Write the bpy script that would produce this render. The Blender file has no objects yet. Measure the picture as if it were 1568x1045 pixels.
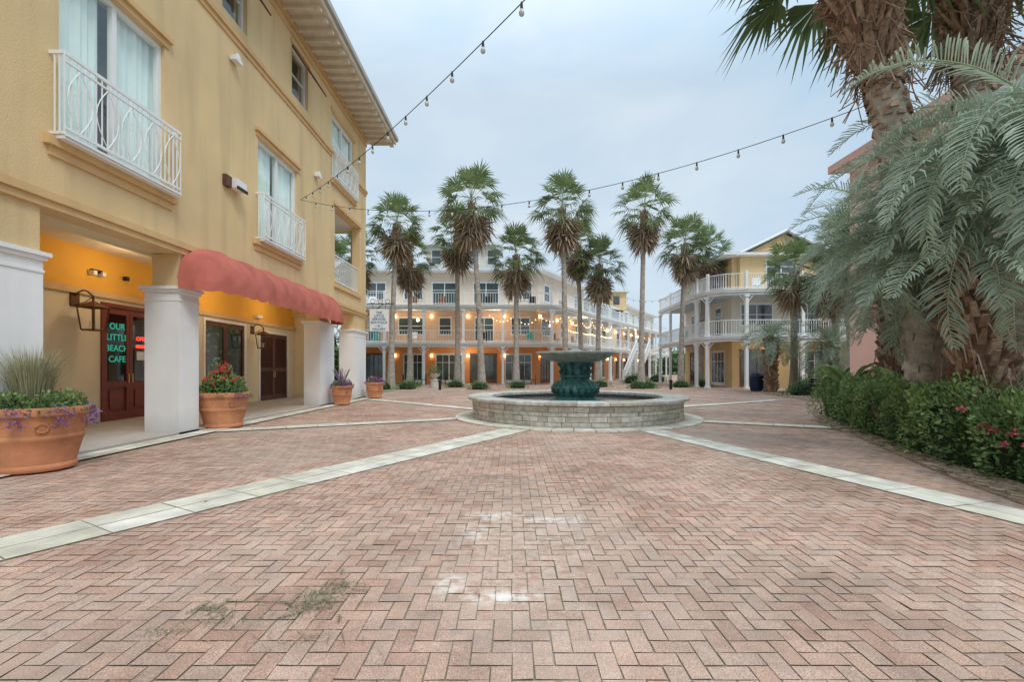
import bpy, math, random
import numpy as np
from mathutils import Vector
random.seed(7); rng=np.random.default_rng(7)
R=math.radians
sc=bpy.context.scene

# ---------------------------------------------------------------- materials
def nn(nt,t,**k):
    n=nt.nodes.new(t)
    for a,v in k.items(): setattr(n,a,v)
    return n
def c4(c): return (c[0],c[1],c[2],1)
def mat(name,col,rough=.8,var=.12,scale=1.5,bump=0,bscale=80,col2=None,metal=0,emit=None,estr=0,streak=0,spec=.3,dirt=0,transl=0):
    m=bpy.data.materials.new(name); m.use_nodes=True; nt=m.node_tree; L=nt.links
    p=nt.nodes['Principled BSDF']; p.inputs['Roughness'].default_value=rough; p.inputs['Metallic'].default_value=metal
    p.inputs['Specular IOR Level'].default_value=spec
    tc=nn(nt,'ShaderNodeTexCoord')
    if col2 is not None:
        at=nn(nt,'ShaderNodeAttribute',attribute_name='rnd')
        mx=nn(nt,'ShaderNodeMix',data_type='RGBA'); mx.inputs[6].default_value=c4(col); mx.inputs[7].default_value=c4(col2)
        L.new(at.outputs['Fac'],mx.inputs[0]); base=mx.outputs[2]
    else:
        rg=nn(nt,'ShaderNodeRGB'); rg.outputs[0].default_value=c4(col); base=rg.outputs[0]
    no=nn(nt,'ShaderNodeTexNoise'); no.inputs['Scale'].default_value=scale; no.inputs['Detail'].default_value=2 if transl else 4
    L.new(tc.outputs['Object'],no.inputs['Vector'])
    mr=nn(nt,'ShaderNodeMapRange'); mr.inputs['From Min'].default_value=.3; mr.inputs['From Max'].default_value=.7
    mr.inputs['To Min'].default_value=1-var; mr.inputs['To Max'].default_value=1+var*.6
    L.new(no.outputs['Fac'],mr.inputs['Value'])
    fac=mr.outputs[0]
    if streak:
        mp=nn(nt,'ShaderNodeMapping'); mp.inputs['Scale'].default_value=(2.5,2.5,.22)
        L.new(tc.outputs['Object'],mp.inputs['Vector'])
        n2=nn(nt,'ShaderNodeTexNoise'); n2.inputs['Scale'].default_value=1.0; n2.inputs['Detail'].default_value=6
        L.new(mp.outputs[0],n2.inputs['Vector'])
        m2=nn(nt,'ShaderNodeMapRange'); m2.inputs['From Min'].default_value=.50; m2.inputs['From Max'].default_value=.72
        m2.inputs['To Min'].default_value=1; m2.inputs['To Max'].default_value=1-streak
        L.new(n2.outputs['Fac'],m2.inputs['Value'])
        mu=nn(nt,'ShaderNodeMath',operation='MULTIPLY'); L.new(fac,mu.inputs[0]); L.new(m2.outputs[0],mu.inputs[1]); fac=mu.outputs[0]
    if dirt:
        sx=nn(nt,'ShaderNodeSeparateXYZ'); ge=nn(nt,'ShaderNodeNewGeometry'); L.new(ge.outputs['Position'],sx.inputs[0])
        ad=nn(nt,'ShaderNodeMath',operation='MULTIPLY_ADD'); L.new(no.outputs['Fac'],ad.inputs[0]); ad.inputs[1].default_value=-.8; L.new(sx.outputs[2],ad.inputs[2])
        m3=nn(nt,'ShaderNodeMapRange'); m3.inputs['From Min'].default_value=-.4; m3.inputs['From Max'].default_value=.15
        m3.inputs['To Min'].default_value=1-dirt; m3.inputs['To Max'].default_value=1
        L.new(ad.outputs[0],m3.inputs['Value'])
        mu=nn(nt,'ShaderNodeMath',operation='MULTIPLY'); L.new(fac,mu.inputs[0]); L.new(m3.outputs[0],mu.inputs[1]); fac=mu.outputs[0]
    vm=nn(nt,'ShaderNodeVectorMath',operation='SCALE'); L.new(base,vm.inputs[0]); L.new(fac,vm.inputs['Scale'])
    L.new(vm.outputs[0],p.inputs['Base Color'])
    if bump:
        nb=nn(nt,'ShaderNodeTexNoise'); nb.inputs['Scale'].default_value=bscale; nb.inputs['Detail'].default_value=3
        L.new(tc.outputs['Object'],nb.inputs['Vector'])
        bp=nn(nt,'ShaderNodeBump'); bp.inputs['Strength'].default_value=bump; bp.inputs['Distance'].default_value=.02
        L.new(nb.outputs['Fac'],bp.inputs['Height']); L.new(bp.outputs[0],p.inputs['Normal'])
    if emit:
        p.inputs['Emission Color'].default_value=c4(emit); p.inputs['Emission Strength'].default_value=estr
    if transl:
        t=nn(nt,'ShaderNodeBsdfTranslucent'); L.new(vm.outputs[0],t.inputs[0]); x=nn(nt,'ShaderNodeMixShader'); x.inputs[0].default_value=transl
        L.new(p.outputs[0],x.inputs[1]); L.new(t.outputs[0],x.inputs[2]); L.new(x.outputs[0],nt.nodes['Material Output'].inputs[0])
    return m
YEL=mat('yellow_stucco',(.77,.57,.31),.9,.10,.7,.4,40,streak=.15)
YTR=mat('yellow_trim',(.70,.47,.23),.85,.06,1,.1,60,streak=.1)
PALE=mat('pale_yellow_stucco',(.82,.70,.48),.9,.08,1,.3,45)
ORG=mat('orange_stucco',(.88,.46,.07),.9,.07,1,.3,45)
WHT=mat('white_paint',(.86,.86,.85),.7,.05,1.2,.15,50,streak=.05,dirt=.3)
WCL=mat('white_trim_paint',(.84,.85,.84),.55,.04,2)
SOF=mat('eave_soffit',(.72,.66,.54),.8,.1,3)
ROOF=mat('roof_edge_grey',(.46,.44,.40),.7,.15,2)
METR=mat('metal_roof',(.46,.50,.52),.5,.1,1)
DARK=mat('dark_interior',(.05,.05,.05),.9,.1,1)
ROOM=mat('dim_room_wall',(.62,.68,.66),.9,.1,1)
CURT=mat('sheer_curtain',(.90,.96,.93),.9,.05,3)
WOODR=mat('red_brown_door_wood',(.20,.04,.025),.35,.2,6,.1,30,spec=.5)
SHUT=mat('dark_brown_shutter',(.13,.06,.045),.5,.15,4)
BLK=mat('black_iron',(.02,.02,.02),.5,.1,5)
BRON=mat('lantern_bronze',(.16,.08,.04),.45,.2,9,metal=.4)
TERR=mat('terracotta',(.60,.26,.13),.75,.25,3,.2,40,streak=.25)
SOIL=mat('potting_soil',(.06,.04,.025),.95,.3,20,.5,60)
AWN=mat('faded_red_awning_canvas',(.53,.15,.11),.85,.18,2,.1,60,streak=.2)
FL=mat('arcade_floor_tile',(.50,.46,.41),.7,.12,2,.1,30)
STONE=mat('coping_stone',(.62,.60,.53),.85,.18,5,.3,40)
VERD=mat('verdigris_bronze',(.07,.20,.18),.45,.55,7,.3,25,metal=.1,spec=.5)
BRZ=mat('weathered_bronze_bowl',(.36,.38,.33),.55,.35,6,.25,30,spec=.5)
WAT=mat('fountain_water',(.05,.08,.08),.04,.2,2,.25,9,spec=.7)
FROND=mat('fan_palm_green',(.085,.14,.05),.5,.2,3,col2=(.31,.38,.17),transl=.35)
DEAD=mat('dead_palm_skirt',(.28,.20,.125),.9,.2,3,col2=(.56,.45,.32),transl=.2)
TRK=mat('palm_trunk_grey',(.44,.39,.33),.9,.35,6,1,14,streak=.25)
TRK2=mat('palm_trunk_brown',(.28,.17,.11),.9,.3,7,.9,14)
BOOT=mat('palm_boot_fibre',(.22,.12,.08),.9,.3,14,.5,40,col2=(.52,.39,.29))
PIND=mat('blue_green_frond',(.22,.32,.22),.5,.15,3,col2=(.60,.68,.54),transl=.35)
RACH=mat('frond_stem',(.36,.42,.27),.6,.15,3)
LEAF=mat('shrub_leaf',(.05,.12,.035),.45,.15,3,col2=(.30,.43,.15),spec=.4,transl=.25)
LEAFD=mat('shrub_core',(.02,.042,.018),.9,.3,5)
GRASS=mat('ornamental_grass',(.28,.28,.14),.8,.2,3,col2=(.55,.52,.34),transl=.2)
RED=mat('red_petals',(.68,.04,.04),.6,.15,5,col2=(.88,.12,.10))
PUR=mat('purple_leaf',(.14,.06,.16),.6,.2,5,col2=(.40,.22,.44))
PNK=mat('pink_petals',(.80,.16,.24),.6,.1,5)
MULCH=mat('pine_straw_mulch',(.38,.27,.19),.95,.4,14,1,60)
STRAW=mat('dry_needles',(.30,.22,.13),.9,.2,5,col2=(.56,.46,.35))
TWIG=mat('green_needle_litter',(.13,.14,.07),.9,.2,5,col2=(.27,.25,.15))
TEAL=mat('teal_lettering',(.05,.55,.40),.6,.05,2,emit=(.05,.55,.40),estr=.3)
TEALS=mat('teal_shutter',(.12,.50,.47),.6,.1,3)
NEON=mat('neon_red',(.8,.05,.05),.5,.05,2,emit=(1,.05,.03),estr=2.0)
WARM=mat('lit_warm_bulb',(1,.7,.35),.5,.02,2,emit=(1,.6,.28),estr=9)
BULB=mat('string_bulb_glass',(.55,.55,.5),.1,.05,4,spec=.8)
SAL=mat('salmon_orange_stucco',(.84,.38,.16),.9,.10,.6,.15,30)
PEA=mat('peach_stucco',(.82,.54,.36),.9,.08,.6,.15,30)
CRM=mat('cream_wall',(.78,.71,.60),.9,.07,.6)
SALL=mat('cream_peach_wall',(.80,.67,.55),.9,.07,.6)
BLUG=mat('blue_grey_wall',(.48,.58,.62),.9,.07,.6)
PCEIL=mat('porch_ceiling_grey',(.50,.56,.60),.8,.05,1)
PINK=mat('pink_stucco',(.84,.52,.44),.9,.08,.7,.25,45,streak=.06)
RTRIM=mat('red_trim',(.60,.15,.11),.7,.1,2)
PTRIM=mat('faded_coral_fascia',(.66,.38,.31),.7,.1,2)
BROWN=mat('brown_timber',(.24,.11,.06),.6,.2,4)
NAVY=mat('navy_bin',(.02,.035,.07),.5,.1,4)
TEXTB=mat('blue_sign_text',(.05,.25,.40),.6,.05,2)
WEED=mat('joint_weeds',(.10,.17,.04),.7,.2,6,col2=(.25,.34,.10))

def glassmat(name,tint,fac):
    m=bpy.data.materials.new(name); m.use_nodes=True; nt=m.node_tree; L=nt.links
    nt.nodes.remove(nt.nodes['Principled BSDF']); out=nt.nodes['Material Output']
    t=nn(nt,'ShaderNodeBsdfTransparent'); t.inputs[0].default_value=c4(tint)
    g=nn(nt,'ShaderNodeBsdfGlossy'); g.inputs['Roughness'].default_value=.03; g.inputs[0].default_value=(.85,.9,.92,1)
    x=nn(nt,'ShaderNodeMixShader'); x.inputs[0].default_value=fac
    L.new(t.outputs[0],x.inputs[1]); L.new(g.outputs[0],x.inputs[2]); L.new(x.outputs[0],out.inputs[0]); return m
GLS=glassmat('window_glass',(.94,1,.98),.16)
GLD=glassmat('door_glass',(.40,.43,.43),.14)
GLF=mat('distant_window_glass',(.08,.11,.115),.06,.5,.5,spec=.9)

# ---------------------------------------------------------------- mesh builder
class B:
    def __init__(s,fr=None): s.V=[];s.F=[];s.M=[];s.R=[];s.mats=[];s.fr=fr
    def mi(s,m):
        if m not in s.mats: s.mats.append(m)
        return s.mats.index(m)
    def T(s,p):
        if s.fr is None: return tuple(p)
        o,U,N=s.fr; u,d,z=p
        return (o[0]+u*U[0]+d*N[0], o[1]+u*U[1]+d*N[1], z)
    def verts(s,pts):
        i=len(s.V); s.V.extend(s.T(p) for p in pts); return i
    def add(s,f,m,r=None):
        s.F.append(f); s.M.append(s.mi(m)); s.R.append(random.random() if r is None else r)
    def face(s,pts,m,r=None):
        i=s.verts(pts); s.add(tuple(range(i,i+len(pts))),m,r)
    def box(s,a,b,c,d,e,f,m):
        i=s.verts([(a,c,e),(b,c,e),(b,d,e),(a,d,e),(a,c,f),(b,c,f),(b,d,f),(a,d,f)])
        for q in ((0,3,2,1),(4,5,6,7),(0,1,5,4),(1,2,6,5),(2,3,7,6),(3,0,4,7)): s.add(tuple(i+k for k in q),m)
    def prism(s,poly,z0,z1,m):
        n=len(poly); i=s.verts([(p[0],p[1],z0) for p in poly]+[(p[0],p[1],z1) for p in poly])
        s.add(tuple(i+k for k in reversed(range(n))),m); s.add(tuple(i+n+k for k in range(n)),m)
        for k in range(n): s.add((i+k,i+(k+1)%n,i+n+(k+1)%n,i+n+k),m)
    def tube(s,pts,rad,m,n=8,cap=True,r=None):
        pts=[Vector(s.T(p)) for p in pts]; fr=s.fr; s.fr=None
        if not hasattr(rad,'__len__'): rad=[rad]*len(pts)
        base=len(s.V)
        for k,p in enumerate(pts):
            d=(pts[min(k+1,len(pts)-1)]-pts[max(k-1,0)]).normalized()
            a=d.cross(Vector((0,0,1)))
            if a.length<.05: a=Vector((1,0,0))
            a.normalize(); c=d.cross(a)
            for j in range(n):
                t=2*math.pi*j/n; s.V.append(tuple(p+(a*math.cos(t)+c*math.sin(t))*rad[k]))
        for k in range(len(pts)-1):
            for j in range(n):
                s.add((base+k*n+j,base+k*n+(j+1)%n,base+(k+1)*n+(j+1)%n,base+(k+1)*n+j),m,r)
        if cap:
            s.add(tuple(base+j for j in range(n)),m,r); s.add(tuple(base+(len(pts)-1)*n+j for j in range(n)),m,r)
        s.fr=fr
    def lathe(s,cx,cy,prof,m,n=40):
        i=s.verts([(cx+r*math.cos(2*math.pi*j/n),cy+r*math.sin(2*math.pi*j/n),z) for r,z in prof for j in range(n)])
        for k in range(len(prof)-1):
            for j in range(n): s.add((i+k*n+j,i+k*n+(j+1)%n,i+(k+1)*n+(j+1)%n,i+(k+1)*n+j),m)
    def quads(s,Q,m,r):
        i=len(s.V); s.V.extend(map(tuple,Q.reshape(-1,3).tolist())); k=s.mi(m)
        n=len(Q); s.F.extend((i+4*j,i+4*j+1,i+4*j+2,i+4*j+3) for j in range(n)); s.M.extend([k]*n); s.R.extend(r.tolist())
    def build(s,name,parent=None,smooth=None):
        V=np.array(s.V,dtype=float)
        if parent is None:
            o=np.array([(V[:,0].min()+V[:,0].max())/2,(V[:,1].min()+V[:,1].max())/2,V[:,2].min()])
        else: o=np.zeros(3)
        me=bpy.data.meshes.new(name); me.from_pydata((V-o).tolist(),[],s.F)
        for m in s.mats: me.materials.append(m)
        me.polygons.foreach_set('material_index',s.M)
        at=me.attributes.new('rnd','FLOAT','FACE'); at.data.foreach_set('value',s.R)
        if smooth is not None:
            me.polygons.foreach_set('use_smooth',[True]*len(s.F)); me.update()
            me.set_sharp_from_angle(angle=R(smooth))
        me.update(); ob=bpy.data.objects.new(name,me); sc.collection.objects.link(ob); ob.location=o
        if parent is not None: ob.parent=parent
        return ob
def empty(name):
    e=bpy.data.objects.new(name,None); sc.collection.objects.link(e); return e

def wall(b,u0,u1,z0,z1,d0,d1,ops,m):
    zs=sorted({z0,z1,*[min(max(o[2],z0),z1) for o in ops],*[min(max(o[3],z0),z1) for o in ops]})
    for za,zb in zip(zs,zs[1:]):
        if zb-za<1e-6: continue
        zm=(za+zb)/2; cuts=sorted([(o[0],o[1]) for o in ops if o[2]<zm<o[3]]); x=u0
        for a,c in cuts:
            if a>x: b.box(x,a,d0,d1,za,zb,m)
            x=max(x,c)
        if x<u1: b.box(x,u1,d0,d1,za,zb,m)
def window(b,u0,u1,z0,z1,d,fm,gm,nu=2,nz=1,w=.07,sill=True):
    b.box(u0,u1,d-.05,d+.05,z1-w,z1,fm); b.box(u0,u1,d-.05,d+.05,z0,z0+w,fm)
    b.box(u0,u0+w,d-.048,d+.048,z0+w,z1-w,fm); b.box(u1-w,u1,d-.048,d+.048,z0+w,z1-w,fm)
    for i in range(1,nu):
        u=u0+(u1-u0)*i/nu; b.box(u-w/2,u+w/2,d-.045,d+.045,z0+w,z1-w,fm)
    for i in range(1,nz):
        z=z0+(z1-z0)*i/nz; b.box(u0+w,u1-w,d-.03,d+.03,z-w/4,z+w/4,fm)
    b.face([(u0,d,z0),(u1,d,z0),(u1,d,z1),(u0,d,z1)],gm)
def curtain(b,u0,u1,z0,z1,d,m):
    n=max(6,int((u1-u0)/.05)); pts=[(u0+(u1-u0)*i/n,d+.035*math.sin(i*1.9)+.02*math.sin(i*.7)) for i in range(n+1)]
    i0=b.verts([(u,dd,z0) for u,dd in pts]+[(u,dd,z1) for u,dd in pts])
    for i in range(n): b.add((i0+i,i0+i+1,i0+n+2+i,i0+n+1+i),m)
def rail(b,u0,u1,d,z0,z1,m,sp=.12,t=.018,top=.05):
    b.box(u0,u1,d-top/2,d+top/2,z1-.05,z1,m); b.box(u0,u1,d-.02,d+.02,z0+.08,z0+.12,m)
    n=max(1,int((u1-u0)/sp))
    for i in range(n+1):
        u=u0+(u1-u0)*i/n; b.box(u-t/2,u+t/2,d-t/2,d+t/2,z0+(.0 if i in(0,n) else .12),z1-.05,m)

# ---------------------------------------------------------------- leaves helpers
def leafquads(P,D,size,rs):
    n=len(P); D=D/np.linalg.norm(D,axis=1,keepdims=True)
    A=rng.normal(size=(n,3)); S=np.cross(D,A); S/=np.linalg.norm(S,axis=1,keepdims=True)
    U=np.cross(S,D); sz=size*(.7+.6*rng.random((n,1)))
    tip=P+D*sz; mid=P+D*sz*.5
    return np.stack([P,mid+S*sz*.28+U*sz*.08,tip,mid-S*sz*.28+U*sz*.08],1)
def bush(b,c,rad,n,size,m=LEAF,core=True):
    c=np.array(c,float); rad=np.array(rad,float)
    v=rng.normal(size=(n,3)); v/=np.linalg.norm(v,axis=1,keepdims=True); v[:,2]=np.abs(v[:,2])*1.0-.15*rng.random(n)
    lump=1+.16*np.sin(v[:,0]*5+c[0]*3)*np.cos(v[:,1]*6+c[1])+.1*np.sin(v[:,2]*9)
    k=(.72+.33*rng.random(n))*lump
    P=c+v*rad*k[:,None]; D=v+rng.normal(size=(n,3))*.7
    r=np.clip(.15+.6*(k-.7)/.35*rng.random(n)+.25*v[:,2],0,1)
    b.quads(leafquads(P,D,size,None),m,r)
    if core:
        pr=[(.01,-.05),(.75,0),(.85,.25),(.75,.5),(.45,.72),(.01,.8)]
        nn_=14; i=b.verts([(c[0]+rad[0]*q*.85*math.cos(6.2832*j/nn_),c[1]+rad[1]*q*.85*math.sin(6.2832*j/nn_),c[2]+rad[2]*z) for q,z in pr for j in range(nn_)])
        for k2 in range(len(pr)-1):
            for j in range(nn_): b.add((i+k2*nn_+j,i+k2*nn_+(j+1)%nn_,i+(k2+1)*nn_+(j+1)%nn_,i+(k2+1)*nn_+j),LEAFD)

def fan_leaf(b,o,az,el,pet,L,m,blades=17,droop=.35,r0=0,fold=.2,bw=.042):
    d=np.array([math.cos(az)*math.cos(el),math.sin(az)*math.cos(el),math.sin(el)])
    s=np.array([-math.sin(az),math.cos(az),0.]); u=np.cross(d,s)*-1
    if u[2]<0: u=-u
    o=np.array(o,float); hub=o+d*pet+np.array([0,0,-.10*pet])
    w=.018
    b.face([o-s*w,o+s*w,hub+s*w*.6,hub-s*w*.6],RACH if m is FROND else m)
    span=R(86); Q=[]
    roll=random.uniform(-.5,.5); s2=s*math.cos(roll)+u*math.sin(roll); u2=u*math.cos(roll)-s*math.sin(roll)
    for i in range(blades):
        t=-span+2*span*i/(blades-1)+random.uniform(-.05,.05)
        dd=d*math.cos(t)+s2*math.sin(t)+u2*fold*abs(math.sin(t)); ss=-d*math.sin(t)+s2*math.cos(t)
        l=L*(.74+.26*math.cos(t))*random.uniform(.86,1.1); wd=L*bw
        mid=hub+dd*l*.5+np.array([0,0,-droop*.12*l]); tip=hub+dd*l*.97+np.array([0,0,-droop*l*random.uniform(.5,1.2)])
        Q.append([hub,mid+ss*wd,tip,mid-ss*wd])
    b.quads(np.array(Q),m,np.clip(r0+rng.random(blades)*.35,0,1))
def fan_palm(name,x,y,h,lean=(0,0),rad=2.2,nleaf=44,tr=.2,skirt=1.0,seed=0):
    random.seed(seed); b=B()
    pts=[];rd=[]
    for i in range(15):
        t=i/14; pts.append((x+lean[0]*(t**1.6),y+lean[1]*t,h*t)); rd.append(tr*(1.0+.75*math.exp(-t*9)-.25*t))
    b.tube(pts,rd,TRK,12)
    top=np.array(pts[-1]); nleaf=random.randint(42,56)
    for i in range(nleaf):
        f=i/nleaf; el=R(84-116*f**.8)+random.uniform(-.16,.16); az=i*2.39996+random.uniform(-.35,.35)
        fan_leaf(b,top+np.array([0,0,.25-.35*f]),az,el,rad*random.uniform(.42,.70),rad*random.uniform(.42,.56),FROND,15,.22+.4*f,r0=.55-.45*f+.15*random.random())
    for i in range(int(62*skirt)):
        g=random.random(); el=R(random.uniform(-82,-22-30*g)); az=i*2.39996
        fan_leaf(b,top+np.array([0,0,-.3-g*1.35*skirt]),az,el,rad*random.uniform(.28,.5)*(1-.35*g),rad*random.uniform(.38,.54),DEAD,8,.4,r0=random.random()*.6,fold=.6,bw=.06)
    for i in range(60):
        a=i*2.4; z=h-.2-1.9*(i/60); px=np.interp(z,[p[2] for p in pts],[p[0] for p in pts]); py=np.interp(z,[p[2] for p in pts],[p[1] for p in pts])
        boot(b,px,py,z,a,tr*.8,.22,.09,.13)
    return b.build(name,smooth=40)
def boot(b,x,y,z,a,r,ln,w,out,m=None):
    m=m or BOOT
    ca,sa=math.cos(a),math.sin(a); rr=random.random()
    def p(rad,side,zz): return (x+ca*rad-sa*side,y+sa*rad+ca*side,zz)
    A=[p(r-.05,-w,z),p(r-.05,w,z),p(r+.05,w*.9,z-.02),p(r+.05,-w*.9,z-.02)]
    sk=random.uniform(-.05,.05)
    T_=[p(r+out-.03,-w*.5+sk,z+ln),p(r+out-.03,w*.5+sk,z+ln),p(r+out+.02,w*.45+sk,z+ln-.02),p(r+out+.02,-w*.45+sk,z+ln-.02)]
    i=b.verts(A+T_)
    for q in ((0,1,5,4),(1,2,6,5),(2,3,7,6),(3,0,4,7),(4,5,6,7)): b.add(tuple(i+k for k in q),m,rr)

def pinnate(b,o,az,el,L,bend,m=None,nst=46,ll=.55,r0=.0,lw=.016):
    m=m or PIND
    p=np.array(o,float); pts=[p.copy()]; dirs=[]; e=el; N_=16; st=L/N_
    azc=az; tw=random.uniform(-.03,.03)
    for i in range(N_):
        e-=bend/N_*(.5+1.1*i/N_); azc+=tw
        d=np.array([math.cos(azc)*math.cos(e),math.sin(azc)*math.cos(e),math.sin(e)]); dirs.append(d); p=p+d*st; pts.append(p.copy())
    dirs.append(dirs[-1])
    b.tube([tuple(q) for q in pts],[.022*(1-.85*i/N_) for i in range(N_+1)],RACH,5,False)
    Q=[];Rr=[]
    for k in range(nst):
        t=.16+.84*k/(nst-1); f=t*N_; i=min(int(f),N_-1); fr=f-i
        P0=pts[i]*(1-fr)+pts[i+1]*fr; d=dirs[i]
        s=np.array([-d[1],d[0],0]); s/=np.linalg.norm(s)+1e-9; u=np.cross(d,s); u=u if u[2]>0 else -u
        l=ll*(math.sin(math.pi*min(1,(.12+t*.86)))**.6)*random.uniform(.85,1.1)
        for sg in (-1,1):
            if random.random()<.04: continue
            dd=s*sg*random.uniform(.6,.85)+d*random.uniform(.5,.75)+u*random.uniform(.15,.55); dd/=np.linalg.norm(dd)
            wv=np.cross(dd,u); wv/=np.linalg.norm(wv)
            g=np.array([0,0,-1.])
            m1=P0+dd*l*.45; tip=P0+dd*l*.92+g*l*random.uniform(.12,.38)
            m2=P0+dd*l*.75+g*l*.09
            Q.append([P0-wv*lw*.5,P0+wv*lw*.5,m1+wv*lw,m1-wv*lw]); Q.append([m1-wv*lw,m1+wv*lw,m2+wv*lw*.8,m2-wv*lw*.8]); Q.append([m2-wv*lw*.8,m2+wv*lw*.8,tip,tip])
            rv=min(1,max(0,r0+random.random()*.5)); Rr+= [rv]*3
    b.quads(np.array(Q),m,np.array(Rr))
def pindo(name,x,y,h,L,n,tr=.3,seed=1,lean=(0,0),nst=46,ll=.55,elmin=-25,boots=True,lw=.016,azr=None,b0=1.2,elmax=80,dead=0):
    random.seed(seed); b=B()
    pts=[(x+lean[0]*i/8,y+lean[1]*i/8,h*i/8) for i in range(9)]
    b.tube(pts,[tr*(1.1-.15*i/8) for i in range(9)],TRK2,14)
    if boots:
        N_=int(h*85)
        for i in range(N_):
            z=.1+(h-.05)*i/N_; t=min(1,z/h)
            boot(b,x+lean[0]*t,y+lean[1]*t,z,i*2.39996+random.uniform(-.12,.12),tr*.97,random.uniform(.12,.26),tr*random.uniform(.16,.26),random.uniform(.05,.19)+(.12*random.random() if t>.6 else 0))
        for i in range(int(dead)):
            z=random.uniform(.3,h); a=random.uniform(0,6.28); t=z/h; X0=x+lean[0]*t; Y0=y+lean[1]*t; l=random.uniform(.2,.55)
            b.tube([(X0+tr*math.cos(a),Y0+tr*math.sin(a),z),(X0+(tr+.15)*math.cos(a),Y0+(tr+.15)*math.sin(a),z+.1),(X0+(tr+.2)*math.cos(a+.2),Y0+(tr+.2)*math.sin(a+.2),z+.1-l)],.008,BOOT,3,False)
    for i in range(n):
        f=i/n; el=R(elmax-(elmax-elmin)*f)+random.uniform(-.1,.1); az=i*2.39996+random.uniform(-.2,.2)
        if azr and f>.25:
            az=random.uniform(*azr)
        pinnate(b,(x+lean[0],y+lean[1],h+.1*(1-f)),az,el,L*random.uniform(.82,1.08),b0+.9*random.random()+.3*(1-f),nst=nst,ll=ll,r0=.48-.38*f,lw=lw)
    return b.build(name,smooth=40)

# ================================================================ GROUND
b=B(); b.face([(-600,-200,-.02),(600,-200,-.02),(600,900,-.02),(-600,900,-.02)],mat('sandy_ground',(.34,.31,.24),.95,.25,.2)); b.build('ground')

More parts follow.
